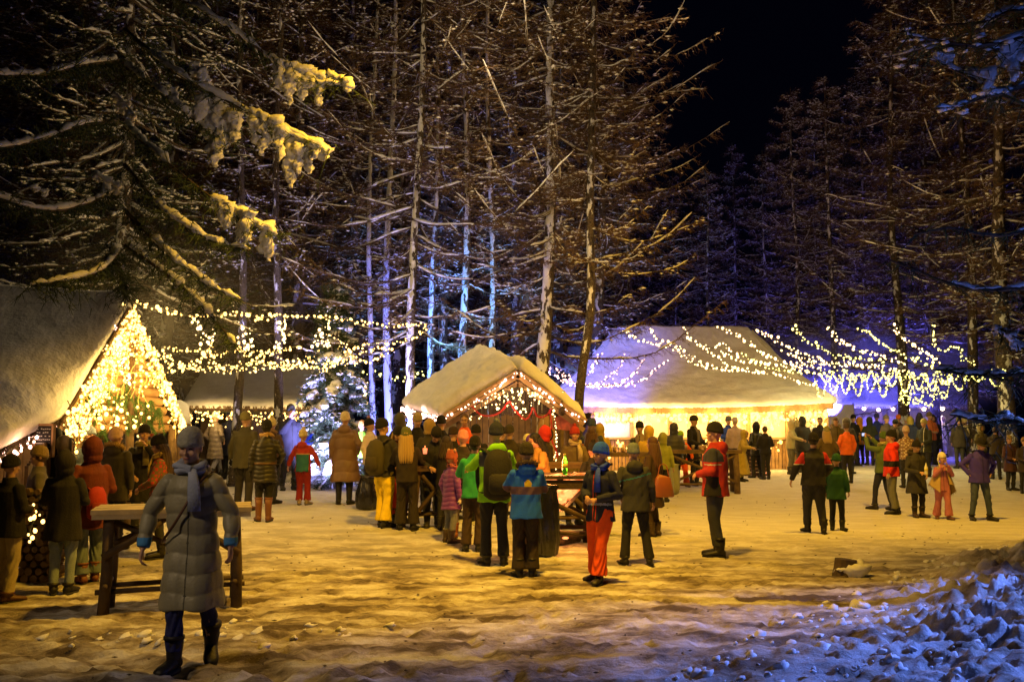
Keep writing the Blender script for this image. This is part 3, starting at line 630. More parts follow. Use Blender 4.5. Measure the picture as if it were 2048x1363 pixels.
for q in ([ha, hb_, rc, rd], [hb_, hb2, rc+Vector((0, .05, 0)), rc], [ha2, ha, rd, rd+Vector((0, .05, 0))], [hb2, ha2, rd, rc]):
    q = [Vector(q[0])-Vector((0, 0, .03)), Vector(q[1])-Vector((0, 0, .03)), Vector(q[2])-Vector((0, 0, .75)), Vector(q[3])-Vector((0, 0, .75))]; MB().add(quad_board(*q, .08), 0, T).build('roof', WOOD, hall)
mb = MB(); random.seed(3)
nf = 150
for i in range(nf):
    p = ha.lerp(hb_, (i+.5)/nf); mb.add(box((p.x, p.y-.02+rg.uniform(-.01, .01), p.z-.05-.12*4*((i+.5)/nf)*(1-(i+.5)/nf)+rg.uniform(-.02, .02)), ((hb_.x-ha.x)/nf*.93, .03, .20)))
m2 = MB(); m2.add((mb.v, mb.f), 0, T); m2.build('fascia_boards', PLANK, hall)
FILM = mat('plastic_sheet', (.80, .76, .68), .35, .5, 2.2, .05, 1, coat=.4)
gh = gz(4, DH); xL, xR = (1185-CX)/F*(DH+.5), (1650-CX)/F*(DH+.5); nb = 6
ztop = ha.z-.02; zm = gh+1.05
for i in range(nb):
    x0 = xL+(xR-xL)*i/nb; x1 = xL+(xR-xL)*(i+1)/nb; v = []; f = []; NU, NV = 28, 14
    for j in range(NV+1):
        for k in range(NU+1):
            s, t = k/NU, j/NV; x = x0+.05+(x1-x0-.10)*s; z = zm+(ztop-zm)*t
            y = DH+.55+.05*nz(x*1.3, z*1.1, 5)+.03*abs(nz(x*2+z*1.5, z*.6, 9))
            v.append((x, y, z))
    m = len(v); v += [(p[0], p[1]+.01, p[2]) for p in v]; K = NU+1
    for j in range(NV):
        for k in range(NU): q = j*K+k; f.append((q, q+1, q+K+1, q+K)); f.append((m+q, m+q+K, m+q+K+1, m+q+1))
    MB().add((v, f), 0, T).build('sheet_panel', FILM, hall, True)
for i in range(nb+1):
    x = xL+(xR-xL)*i/nb; MB().add(box((x, DH+.5, (gh+ztop)/2-.05), (.12, .12, ztop-gh+.1)), 0, T).build('post', PLANK, hall)
mb = MB(); planks(mb, (xL, DH+.62, 0), (xR, DH+.62, 0), gh-.1, zm+.02, 64, .05, rg, .02); m2 = MB(); m2.add((mb.v, mb.f), 0, T); m2.build('lower_boards', PLANK, hall)
MB().add(box(((xL+xR)/2, DH+.45, zm+.04), (xR-xL, .14, .06)), 0, T).build('rail', PLANK, hall)
mb = MB()
for x in (xL, xR): mb.add(box((x, DH+4, (gh+ztop)/2), (.08, 6.9, ztop-gh)))
m2 = MB(); m2.add((mb.v, mb.f), 0, T); m2.build('side_wall', PLANK, hall)
# violet-lit tarp wall by the stage
tp = W(1665, 840, 39.0); o = empty('tarp_screen', (tp.x, tp.y, gz(tp.x, tp.y)), 0, label='pale tarpaulin screen lit violet, just right of the long hall', cat='screen'); T = loc(o)
xa, xb = W(1622, 840, 39).x, W(1708, 840, 39).x; zt_ = W(1665, 808, 39).z; v = []; f = []; gq = o.location.z
for j in range(9):
    for k in range(21): x = xa+(xb-xa)*k/20; z = gq+(zt_-gq)*j/8; v.append((x, 39+.05*nz(x*2, z*2), z))
v += [(p[0], p[1]+.015, p[2]) for p in v]
for j in range(8):
    for k in range(20): q = j*21+k; f.append((q, q+1, q+22, q+21)); f.append((189+q, 189+q+21, 189+q+22, 189+q+1))
MB().add((v, f), 0, T).build('tarp', FILM, o, True)
mb = MB(); [mb.add(tube([(x, 39.05, gq-.1), (x, 39.05, zt_+.05)], .04, 8)) for x in (xa, (xa+xb)/2, xb)]; m2 = MB(); m2.add((mb.v, mb.f), 0, T); m2.build('frame', WOOD, o)

# --- small grill hut in the middle
DG = 20.0
st = empty('grill_hut', ((1020-CX)/F*DG, DG+1, gz(0, DG)), 0, label='small grill hut with furry snow roof, light-edged gable and red tinsel', cat='hut'); T = loc(st)
A = W(1036, 738, DG); B = W(882, 834, DG); C = W(1170, 838, DG); Dk = W(808, 812, DG+2.4); Rk = W(968, 704, DG+2.4)
Ck = C+(Rk-A)*1.0+Vector((0, .2, -.1))
MB().add(slab([Dk, B, A, Rk], 54, 50, .24, .15, .22, 21, e=(1, 1, .0, 1)), 0, T).build('snow', SNOW, st, True)
MB().add(slab([C, Ck, Rk, A], 40, 40, .23, .15, .22, 22, e=(1, 1, 0, 1)), 0, T).build('snow', SNOW, st, True)
MB().add(quad_board(Dk, B, A, Rk, .07), 0, T).build('roof', WOOD, st); MB().add(quad_board(C, Ck, Rk, A, .07), 0, T).build('roof', WOOD, st)
for q in (B, C): MB().add(beam(A+Vector((0, -.05, -.10)), q+Vector((0, -.05, -.07)), .05, .16), 0, T).build('barge_board', PLANK, st)
for q in (B, C): MB().add(beam(A+Vector((0, .22, -.27)), q+Vector((0, .22, -.22)), .05, .09), 0, T).build('rafter', PLANK, st)
gs = gz(0, DG)
mb = MB()
for k in range(26):   # gable of upright half-rotten boards
    x = B.x+.35+(C.x-B.x-.7)*(k+.5)/26; t = abs(x-A.x)/((A.x-B.x) if x < A.x else (C.x-A.x)); zt_ = A.z-.2-(A.z-B.z)*t; zb = B.z+.05+rg.uniform(-.03, .03)
    if zt_ > zb+.05: mb.add(box((x, DG+.25, (zt_+zb)/2), ((C.x-B.x-.7)/26*.9, .04, zt_-zb)))
m2 = MB(); m2.add((mb.v, mb.f), 0, T); m2.build('gable_boards', DWOOD, st)
for x, y in ((B.x+.35, DG+.3), (C.x-.35, DG+.3), (B.x+.35, DG+2.4), (C.x-.35, DG+2.4), (A.x-.42, DG+.3)):
    MB().add(tube([(x, y, gs-.1), (x, y, B.z+.12)], .065, 9), 0, T).build('post', WOOD, st, True)
mb = MB(); planks(mb, (B.x+.35, DG+2.5, 0), (C.x-.35, DG+2.5, 0), gs, B.z+.1, 16, .05, rg); m2 = MB(); m2.add((mb.v, mb.f), 0, T); m2.build('back_wall', PLANK, st)
mb = MB(); planks(mb, (B.x+.3, DG+.3, 0), (C.x-.3, DG+.3, 0), gs-.1, gs+.92, 18, .04, rg); m2 = MB(); m2.add((mb.v, mb.f), 0, T); m2.build('counter_front', WOOD, st)
MB().add(box(((B.x+C.x)/2, DG+.22, gs+.96), (C.x-B.x-.4, .5, .06)), 0, T).build('counter', PLANK, st)
MB().add(box((W(905, 850, DG).x, DG+.55, 1.75), (.42, .03, .7)), 0, T).build('window_panel', mat('pale_glass', (.5, .48, .3), .2), st)
mb = MB(); mb.add(box((0, 0, 0), (.55, .03, .30))); po = mb.build('poster', mat('poster_card', (.55, .14, .10), .6, 0, 30, .8, 6), None); po.location = W(1145, 850, DG)+Vector((-.1, .25, .05)); po.rotation_euler = (0, .12, 0)
tag(po, 'small red and cream picture board inside the grill hut opening', 'picture')
# bell-shaped lamp under the eave
bl = MB(); bl.add(ell((0, 0, 0), (.07, .07, .09), 12, 8)); bl.add(tube([(0, 0, .08), (0, 0, .22)], .01, 5)); bo = bl.build('hanging_ball', DWOOD, None, True, W(1124, 822, DG-.08)); tag(bo, 'dark round ornament hanging under the right eave of the grill hut', 'ornament')
# red tinsel
TIN = mat('red_tinsel', (.55, .02, .015), .35)
def tinsel(label, pts, d, dr=0):
    P = spline([W(x, y, d) for x, y in pts], 10*len(pts)); mb = MB(); o = P[0].copy(); mb.add(tube([p-o for p in P], .012, 4))
    for p in P:
        for k in range(12):
            v = Vector((rg.uniform(-1, 1), rg.uniform(-1, 1), rg.uniform(-1, 1))).normalized(); mb.add(spike(p-o, p-o+v*.034, .005))
    t = mb.build('tinsel_garland', TIN, None, False, o); tag(t, label, 'garland')
tinsel('red tinsel garland in two swags across the front of the grill hut', [(944, 812), (960, 828), (982, 831), (1003, 822), (1018, 803), (1030, 820), (1050, 838), (1062, 826), (1066, 815), (1075, 832), (1090, 832), (1103, 818)], DG-.1)
tinsel('red tinsel garland hanging straight down the right post of the grill hut', [(1100, 820), (1103, 850), (1104, 880), (1112, 900), (1118, 925)], DG-.12)
# snowy lump of sacking / table ring next to the stall is left to the objects below

# ---------------------------------------------------------------- strings of lights
BULB = {}
def bulb_mesh(key, col, es, r):
    k = (key, r)
    if k not in BULB:
        v, f = ell((0, 0, 0), (r, r, r*1.15), 7, 5); r = r*.48; BULB[k] = MB().add((v, f)).mesh('bulb', mat('lit_bulb_'+key, col, .4, emit=col, es=es), True)
    return BULB[k]
CABLE = mat('cable', (.05, .06, .03), .6)
BC = {'gold': ((1, .60, .16), 5), 'warm': ((1, .68, .30), 5), 'lime': ((.95, .82, .22), 4), 'pink': ((1, .55, .42), 5), 'lime2': ((.95, .85, .22), 3.0), 'big': ((1, .60, .14), 3.5)}
def string(label, pts, n, kind='gold', r=.026, jit=.04, seg=None, group=None, glow=0, name='string_light', drop=0, cat='string lights'):
    """pts: world points; n bulbs spread along; each bulb a child; past 100 the rest in one"""
    P = spline(pts, seg or max(10, len(pts)*8)); o = P[0].copy(); t = empty(name, o, 0, label=label, cat=cat, group=group)
    MB().add(tube([p-o for p in P], .008, 4, False)).build('cable', CABLE, t)
    c, es = BC[kind]; me = bulb_mesh(kind, c, es, r); spots = []; n = int(n*.8)
    for i in range(n):
        u = (i+rg.uniform(.1, .9))/n*(len(P)-1); k = min(len(P)-2, int(u)); p = P[k].lerp(P[k+1], u-k)
        spots.append(p-o+Vector((rg.gauss(0, jit), rg.gauss(0, jit), rg.gauss(0, jit)-abs(rg.gauss(0, drop)) if drop else rg.gauss(0, jit)*.8)))
    place_bulbs(t, spots, me)
    return t, P
def place_bulbs(t, spots, me):
    rg.shuffle(spots)
    for p in spots[:100]:
        b = link('bulb', me, t, p); s = rg.choice((.45, .6, .75, .9, 1, 1.1, 1.5)); b.scale = (s, s, s)
    if len(spots) > 100:
        mb = MB(); src = ([tuple(v.co) for v in me.vertices], [tuple(p.vertices) for p in me.polygons])
        for p in spots[100:]: mb.add(src, 0, Matrix.Translation(p) @ Matrix.Scale(rg.choice((.7, .9, 1.1)), 4))
        q = mb.build('bulbs', me.materials[0], t, True); q['kind'] = 'stuff'
def icicles(label, a, b, nd, lmin, lmax, per, kind='gold', r=.026, jit=.03, group=None, off=Vector((0, 0, 0)), cablemat=None):
    """a curtain: top cable from a to b with hanging strands of bulbs"""
    a = Vector(a)+off; b = Vector(b)+off; t = empty('icicle_lights', a, 0, label=label, cat='icicle lights', group=group)
    mb = MB(); mb.add(tube([Vector(), b-a], .008, 4, False)); spots = []; c, es = BC[kind]; me = bulb_mesh(kind, c, es, r)
    for k in range(nd):
        s = (k+rg.random())/nd; p = (b-a)*s; l = rg.uniform(lmin, lmax); q = [p]
        m = max(2, int(l/.12))
        for i in range(m): q.append(p+Vector((rg.gauss(0, jit), rg.gauss(0, jit), -l*(i+1)/m)))
        mb.add(tube(q, .006, 3, False))
        for i in range(per):
            u = rg.random()*m; i0 = min(m-1, int(u)); spots.append(q[i0].lerp(q[i0+1], u-i0)+Vector((rg.gauss(0, jit*.5), rg.gauss(0, jit*.5), 0)))
    mb.build('cable', cablemat or CABLE, t); place_bulbs(t, spots, me); return t
def wl_(pts, d0, d1=None):
    d1 = d1 or d0; n = len(pts)-1; return [W(x, y, d0+(d1-d0)*i/n) for i, (x, y) in enumerate(pts)]
GLEFT = 'strings of lights between the left hut and the trees'
string('thick top string of gold lights from the left hut gable peak to the far trunk', wl_([(258, 604), (320, 618), (400, 632), (470, 625), (520, 634), (560, 630), (640, 634), (700, 640), (780, 650), (855, 648)], 16.3, 24), 150, r=.024, jit=.035)
for lab, pts, n, d in [
        ('short V-shaped dangle of gold lights nearest the left hut', [(386, 632), (395, 655), (404, 680), (418, 684), (428, 662)], 34, 19),
        ('bunched dangle of gold lights second from the left hut', [(484, 645), (490, 665), (500, 680), (490, 700), (500, 690), (478, 680)], 42, 20),
        ('straight dangle of gold lights third from the left hut', [(560, 638), (566, 660), (562, 685), (552, 695)], 34, 20.5),
        ('bunched dangle of lights in front of the violet spruce', [(650, 650), (640, 670), (630, 690), (655, 690), (640, 680)], 38, 21)]:
    string(lab, wl_(pts, d), n, 'warm', .022, .05)
for k, (pts, n) in enumerate([
        ([(305, 692), (345, 722), (385, 728), (412, 706), (425, 690)], 55), ([(310, 740), (390, 738), (470, 730), (560, 728), (640, 735), (700, 700)], 100),
        ([(330, 700), (380, 700), (430, 708), (480, 700), (540, 705), (600, 690)], 80), ([(410, 700), (440, 735), (500, 730), (530, 708), (560, 700)], 55),
        ([(480, 700), (520, 725), (570, 735), (620, 725), (690, 728), (760, 712), (780, 690)], 90), ([(600, 728), (650, 738), (700, 715), (745, 700), (772, 690)], 55),
        ([(318, 715), (360, 735), (430, 742), (520, 738), (600, 722)], 70), ([(640, 665), (680, 680), (700, 700), (730, 690), (790, 685), (830, 672), (856, 650)], 60), ([(530, 705), (570, 720), (610, 718), (650, 700), (690, 690)], 50)]):
    string('swag of gold lights in the tangled net over the low back hut', wl_(pts, 20.5+.35*k, 22+.3*k), n, 'gold', .021, .04, group='swags of gold lights over the low back hut')
string('greenish string of lights behind the snow-plastered trunk left of the grill hut', wl_([(722, 750), (750, 745), (780, 758), (815, 752), (850, 742)], 33), 45, 'lime', .028, .10)
string('string of lights low behind the violet spruce', wl_([(720, 790), (735, 800), (728, 775), (745, 765)], 31), 22, 'warm', .03, .10)
# left hut
gn_ = gn*.12
for i in range(7):
    s = i/7
    icicles('curtain of gold icicle lights on the left rake of the glowing log gable', APX.lerp(E1, s), APX.lerp(E1, s+1/7), 10, .2, .95, 8, 'gold', .018, .05, 'icicle lights down the left rake of the log gable', gn_, mat('lit_cable', (.6, .5, .2), .5))  # cable coloured gold as if lit by its bulbs
for i in range(7):
    s = i/7
    icicles('curtain of gold icicle lights on the right rake of the glowing log gable', APX.lerp(ER, s), APX.lerp(ER, s+1/7), 8, .12, .6, 7, 'gold', .018, .04, 'icicle lights down the right rake of the log gable', gn_, mat('lit_cable', (.6, .5, .2), .5))
icicles('upper curtain of fine gold lights across the middle of the log gable', W(215, 672, 16.1), W(290, 672, 16.5), 12, .25, .8, 7, 'gold', .016, .04, None, Vector(), mat('lit_cable', (.6, .5, .2), .5))
icicles('lower curtain of fine gold lights across the middle of the log gable', W(175, 745, 15.7), W(325, 745, 16.7), 18, .2, .6, 6, 'gold', .016, .04, None, Vector(), mat('lit_cable', (.6, .5, .2), .5))
string('pinkish string of lights down the middle of the log gable', [W(232, 650, 16.2), W(240, 700, 16.2), W(248, 740, 16.2), W(256, 772, 16.2)], 40, 'pink', .018, .03)
string('tangle of gold lights among the fir boughs of the left hut', [W(135, 800, 15.0), W(165, 860, 15.1), W(190, 800, 15.4), W(215, 850, 15.6), W(240, 805, 15.9), W(262, 860, 16.1), (W(290, 812, 16.4))], 90, 'gold', .022, .09)
string('lights along the low eave of the left hut roof', [E2+Vector((.1, -.1, -.05)), E2.lerp(E1, .5)+Vector((0, -.12, -.1)), E1+Vector((0, -.15, -.05))], 95, 'pink', .018, .05, drop=.08)
string('lights wound round the firewood stack', [W(50, 1010, 11.6), W(72, 1030, 11.6), W(60, 1060, 11.6), W(74, 1080, 11.6)], 16, 'gold', .016, .04)
string('small bright tangle of lights on the left hut counter', [W(262, 925, 15.0), W(272, 945, 15.0), W(265, 960, 15.0)], 22, 'warm', .018, .05)
icicles('icicle lights under the left half of the low back hut eave', W(372, 822, 26.8), W(515, 824, 26.8), 26, .1, .45, 4, 'gold', .024, .03)
icicles('icicle lights under the right half of the low back hut eave', W(515, 824, 26.8), W(660, 824, 26.8), 26, .1, .45, 4, 'gold', .024, .03)
# grill hut
for lab, q in (('left', B), ('right', C)):
    string('pinkish string of lights along the %s rake of the grill hut' % lab, [A+Vector((0, -.12, -.06)), A.lerp(q, .5)+Vector((0, -.12, -.10)), q+Vector((0, -.12, -.06))], 34, 'pink', .019, .025)
icicles('icicle lights hanging in the grill hut gable', W(935, 812, DG+.12)+Vector((0, 0, .3)), W(1130, 812, DG+.12)+Vector((0, 0, .3)), 30, .1, .6, 4, 'warm', .017, .02)
icicles('short icicle lights high in the grill hut gable', W(985, 775, DG+.12), W(1085, 775, DG+.12), 12, .1, .5, 3, 'warm', .019, .02)
string('dense pink lights along the left eave of the grill hut', [Dk+Vector((-.05, -.1, -.05)), Dk.lerp(B, .5)+Vector((-.05, -.1, -.08)), B+Vector((-.05, -.1, -.05))], 95, 'pink', .022, .05)
string('string of lights down the right post of the grill hut', [W(1108, 820, DG-.1), W(1112, 870, DG-.1), W(1110, 930, DG-.1)], 30, 'warm', .017, .02)
string('string of lights draped on the rail behind the fire table', [W(1118, 950, 18), W(1112, 930, 18), W(1122, 905, 18)], 20, 'warm', .016, .04)
# hall
for i in range(6):
    x0 = xL+(xR-xL)*i/6; x1 = xL+(xR-xL)*(i+1)/6; z = ha.z-.15
    icicles('curtain of big blurry gold icicle lights under the eave of the long hall', (x0, DH+.3, z), (x1, DH+.3, z), 15, .1, .62, 4, 'big', .045, .04, 'icicle lights under the eave of the long hall')
for i in range(4):
    x0 = xL+(xR-xL)*i/4; x1 = xL+(xR-xL)*(i+1)/4
    icicles('curtain of gold lights on the lower boards of the long hall', (x0, DH+.35, zm-.02), (x1, DH+.35, zm-.02), 11, .1, .6, 3, 'big', .04, .05, 'lights on the lower boards of the long hall')
for k, pts in enumerate([[(1242, 662), (1290, 682), (1350, 698), (1372, 716), (1400, 730), (1440, 738), (1500, 741), (1570, 752), (1610, 768), (1640, 762)],
        [(1300, 656), (1318, 678), (1350, 690), (1385, 712), (1420, 733), (1480, 738)], [(1366, 655), (1378, 675), (1400, 690), (1428, 712), (1470, 735), (1530, 745)],
        [(1432, 652), (1470, 668), (1500, 688), (1535, 712), (1590, 735), (1640, 748)], [(1440, 700), (1470, 718), (1520, 725), (1560, 730), (1600, 728), (1650, 740)],
        [(1395, 685), (1425, 695), (1445, 688), (1460, 700), (1480, 715)]]):
    string('drooping string of lights in front of the hall roof, one of the long ones', wl_(pts, 29.5+.3*k, 29), int(sum(math.dist(pts[i], pts[i+1]) for i in range(len(pts)-1))/4.3), 'warm', .028, .035, group='strings of lights in front of the hall roof')
for k, pts in enumerate([[(1095, 745), (1150, 768), (1178, 745), (1204, 706)], [(1120, 760), (1190, 768), (1232, 742), (1250, 712)], [(1150, 768), (1230, 770), (1272, 742), (1290, 718)], [(1190, 772), (1270, 765), (1312, 738), (1336, 720)], [(1098, 735), (1130, 750), (1165, 770), (1240, 768)]]):
    string('upturned string of tiny lights before the violet left part of the hall roof', wl_(pts, 28.5), int(len(pts)*11), 'pink', .022, .04, group='upturned strings of tiny lights left on the hall roof')
for k, (pts, n) in enumerate([([(1508, 656), (1545, 675), (1570, 690), (1600, 705), (1650, 720)], 45), ([(1590, 650), (1605, 675), (1640, 695), (1680, 712), (1770, 722)], 62), ([(1655, 650), (1680, 680), (1720, 700), (1770, 712), (1810, 728)], 58),
        ([(1718, 654), (1750, 678), (1800, 705), (1840, 722), (1870, 735)], 58), ([(1786, 648), (1800, 672), (1840, 697), (1868, 720), (1890, 735)], 52), ([(1864, 650), (1871, 690), (1885, 702), (1914, 694), (1935, 722), (1952, 728)], 50),
        ([(1560, 700), (1600, 716), (1650, 728), (1720, 730), (1760, 735)], 60), ([(1480, 705), (1530, 730), (1580, 742), (1640, 745), (1700, 740)], 66), ([(1590, 735), (1640, 725), (1700, 728), (1770, 735), (1810, 742)], 60)]):
    string('slanting string of lights rising into the dark trees at the right', wl_(pts, 30+.3*k), n, 'lime' if k % 2 else 'warm', .027, .045, group='slanting strings of lights at the right')
def scallop(label, x0, x1, y0, y1, n, dip, nb, d, seed):
    q = random.Random(seed); pts = []
    for i in range(n):
        a = x0+(x1-x0)*i/n; b = x0+(x1-x0)*(i+1)/n; y = y0+(y1-y0)*i/n; dd = dip*q.uniform(.6, 1.15)
        pts += [(a, y+q.uniform(-5, 5)), (a*.72+b*.28, y+dd*.8), ((a+b)/2, y+dd), (a*.28+b*.72, y+dd*.8)]
    pts.append((x1, y1)); string(label, wl_(pts, d), nb, 'lime2', .024, .012, seg=len(pts)*3, cat='garland', group='scalloped light garlands over the far right stage')
for k, (x0, x1, y0, y1, n, dip, nb) in enumerate([(1630, 1778, 752, 746, 6, 42, 175), (1770, 1905, 746, 744, 5, 38, 150), (1900, 2012, 745, 738, 3, 30, 90), (1640, 1768, 746, 744, 5, 24, 95), (1762, 1900, 742, 746, 5, 22, 95), (1890, 2008, 746, 738, 4, 16, 60), (1800, 1900, 778, 768, 4, 30, 80)]):
    scallop('scalloped garland of yellowish lights looping over the far right stage', x0, x1, y0, y1, n, dip, nb, 31+.25*k, k)
string('faint zigzag of lights hanging below the scalloped garlands', wl_([(1795, 800), (1815, 790), (1830, 808), (1845, 800), (1860, 812), (1872, 790), (1890, 785)], 36), 60, 'lime', .024, .04)
# wall lamps of the far hut
for px in (1663, 1694, 1728, 1757, 1786, 1816, 1848, 1885, 1948):
    p = W(px, 818+rg.uniform(-2, 2), 44.9); o = empty('wall_lamp', p, 0, label='small round white lamp under the eave of the far right hut', cat='lamp', group='lamps under the eave of the far right hut')
    MB().add(ell((0, 0, 0), (.085, .085, .085), 10, 7)).build('globe', mat('white_globe', (1, .75, .5), .4, emit=(1, .72, .45), es=14), o, True); MB().add(tube([(0, 0, .07), (0, .1, .12)], .02, 6)).build('bracket', STEEL, o)
# the light those bulbs throw
for s in (.25, .6, .92): 
    p = APX.lerp(E1, s).lerp(GL.lerp(GR, .5)+Vector((0, 0, 2.2)), .38)+gn*.6; lamp('bulb_glow', 'POINT', p-Vector((0, 0, .15)), (1, .60, .14), 26, .12)
for s in (.35, .8):
    p = APX.lerp(ER, s).lerp(GL.lerp(GR, .5)+Vector((0, 0, 2.2)), .3)+gn*.6; lamp('bulb_glow', 'POINT', p-Vector((0, 0, .2)), (1, .60, .14), 22, .12)
lamp('bulb_glow', 'POINT', E2.lerp(E1, .6)+Vector((.2, -.5, -.25)), (1, .5, .25), 14, .1)
lamp('bulb_glow', 'POINT', GL.lerp(GR, .5)+Vector((0, 0, 1.7))-gn*.7, (1, .65, .25), 22, .1)
for px, py, d in ((330, 640, 17.5), (470, 690, 20.5), (620, 690, 22)): lamp('bulb_glow', 'POINT', W(px, py, d), (1, .66, .22), 60, .3)
for px in (420, 580): lamp('bulb_glow', 'POINT', W(px, 832, 26.3), (1, .62, .2), 40, .1)
for i in range(7):
    x = xL+(xR-xL)*(i+.5)/7; lamp('bulb_glow', 'POINT', (x, DH-.25, ha.z-.42), (1, .58, .14), 60, .12)
for i in range(4):
    x = xL+(xR-xL)*(i+.5)/4; lamp('bulb_glow', 'POINT', (x, DH-.1, zm-.35), (1, .52, .08), 10, .1)
for px in (1680, 1790, 1900): lamp('bulb_glow', 'POINT', W(px, 770, 31), (1, .85, .35), 80, .3)
for px in (1740, 1870): lamp('bulb_glow', 'POINT', W(px, 828, 44), (1, .7, .55), 22, .1)
lamp('bulb_glow', 'POINT', W(1025, 800, DG-.35), (1, .6, .35), 22, .1)
lamp('bulb_glow', 'POINT', W(990, 850, DG+1.2), (1, .66, .30), 16, .1)
lamp('bulb_glow', 'POINT', W(845, 825, DG+.9), (1, .55, .40), 14, .1)
lamp('bulb_glow', 'POINT', W(1300, 690, 30), (1, .7, .45), 14, .3)
lamp('bulb_glow', 'POINT', W(1520, 700, 29), (1, .64, .3), 110, .3)
# ---------------------------------------------------------------- people
JOBS = []
def remesh(o, vox, post=None, sm=2):
    m = o.modifiers.new('r', 'REMESH'); m.mode = 'VOXEL'; m.voxel_size = vox; m.use_smooth_shade = True
    if sm: s = o.modifiers.new('s', 'SMOOTH'); s.factor = .5; s.iterations = sm
    JOBS.append((o, post))
def finish():
    bpy.context.view_layer.update(); dg = bpy.context.evaluated_depsgraph_get(); res = []
    for o, post in JOBS:
        me = bpy.data.meshes.new_from_object(o.evaluated_get(dg)); me.name = o.name.split('.')[0]; res.append(me)
    for (o, post), me in zip(JOBS, res):
        n = len(me.vertices); co = np.empty(n*3, np.float32); me.vertices.foreach_get('co', co); co = co.reshape(-1, 3)
        if post and 'disp' in post:
            no = np.empty(n*3, np.float32); me.vertices.foreach_get('normal', no); no = no.reshape(-1, 3)
            co = co+no*post['disp'](co)[:, None]; me.vertices.foreach_set('co', co.astype(np.float32).ravel())
        if post and 'pn' in post:
            k = len(me.polygons); c = np.empty(k*3, np.float32); me.polygons.foreach_get('center', c); c = c.reshape(-1, 3); mi = np.zeros(k, np.int32)
            for i, fn in enumerate(post['pn']): mi[fn(c[:, 0], c[:, 1], c[:, 2])] = i+1
            me.polygons.foreach_set('material_index', mi)
        me.polygons.foreach_set('use_smooth', np.ones(len(me.polygons), bool)); me.update()
        o.modifiers.clear(); o.data = me
def hand(mb, wrist, d, n, sgn, curl=.6, sc=1.0):
    """palm with four bent fingers and a thumb; d along the hand, n out of the back of the hand"""
    d = Vector(d).normalized(); n = Vector(n); n = (n-d*n.dot(d)).normalized(); s = d.cross(n)*sgn; w_ = Vector(wrist)
    rot = Matrix((s, n, d)).transposed()
    mb.add(ell(w_+d*.045*sc, (.042*sc, .019*sc, .056*sc), 10, 8, rot))
    for i, (off, l) in enumerate(((-.030, .072), (-.010, .082), (.011, .076), (.030, .058))):
        b = w_+d*.082*sc+s*off*sc; a1 = curl*.7; p1 = b+(d*cos(a1)-n*sin(a1))*l*.5*sc; a2 = curl*1.7; p2 = p1+(d*cos(a2)-n*sin(a2))*l*.5*sc
        mb.add(tube([b-d*.02*sc, b, p1, p2], [.0095*sc, .0095*sc, .009*sc, .007*sc], 7))
    b = w_+d*.03*sc-s*.032*sc; p1 = b+(d*.6-s*.75-n*.25).normalized()*.035*sc; p2 = p1+(d*.9-s*.15-n*.3).normalized()*.030*sc
    mb.add(tube([b+s*.012, b, p1, p2], [.012*sc, .012*sc, .0105*sc, .008*sc], 7))
ARMS = {'down': ((.245, .03, 1.13), (.255, -.04, .88)), 'pockets': ((.285, .07, 1.14), (.20, -.10, .98)), 'front': ((.25, .0, 1.13), (.07, -.24, 1.10)),
        'table': ((.25, -.10, 1.17), (.16, -.36, 1.12)), 'akimbo': ((.36, .10, 1.17), (.22, -.02, .98)), 'phone': ((.20, -.22, 1.42), (.10, -.36, 1.63)),
        'mouth': ((.24, -.12, 1.20), (.05, -.22, 1.46)), 'back': ((.27, .12, 1.15), (.08, .16, 1.0)), 'out': ((.30, .02, 1.15), (.36, -.05, .92)), 'fold': ((.24, -.03, 1.14), (.02, -.20, 1.16)), 'hold': ((.25, -.08, 1.10), (.10, -.30, 1.02))}
LEGS = {'stride': ((.10, .15, .04, .3), (.10, -.13, 0, 0)), 'stand': ((.10, 0, 0, 0), (.10, .02, 0, 0)), 'apart': ((.19, -.03, 0, 0), (.19, .03, 0, 0)), 'walk': ((.10, -.30, 0, 0), (.10, .26, .05, .4)), 'walkr': ((.10, .26, .05, .4), (.10, -.30, 0, 0)), 'step': ((.11, -.14, 0, 0), (.11, .12, .0, 0)), 'close': ((.075, 0, 0, 0), (.075, .01, 0, 0))}
SHOE = {}
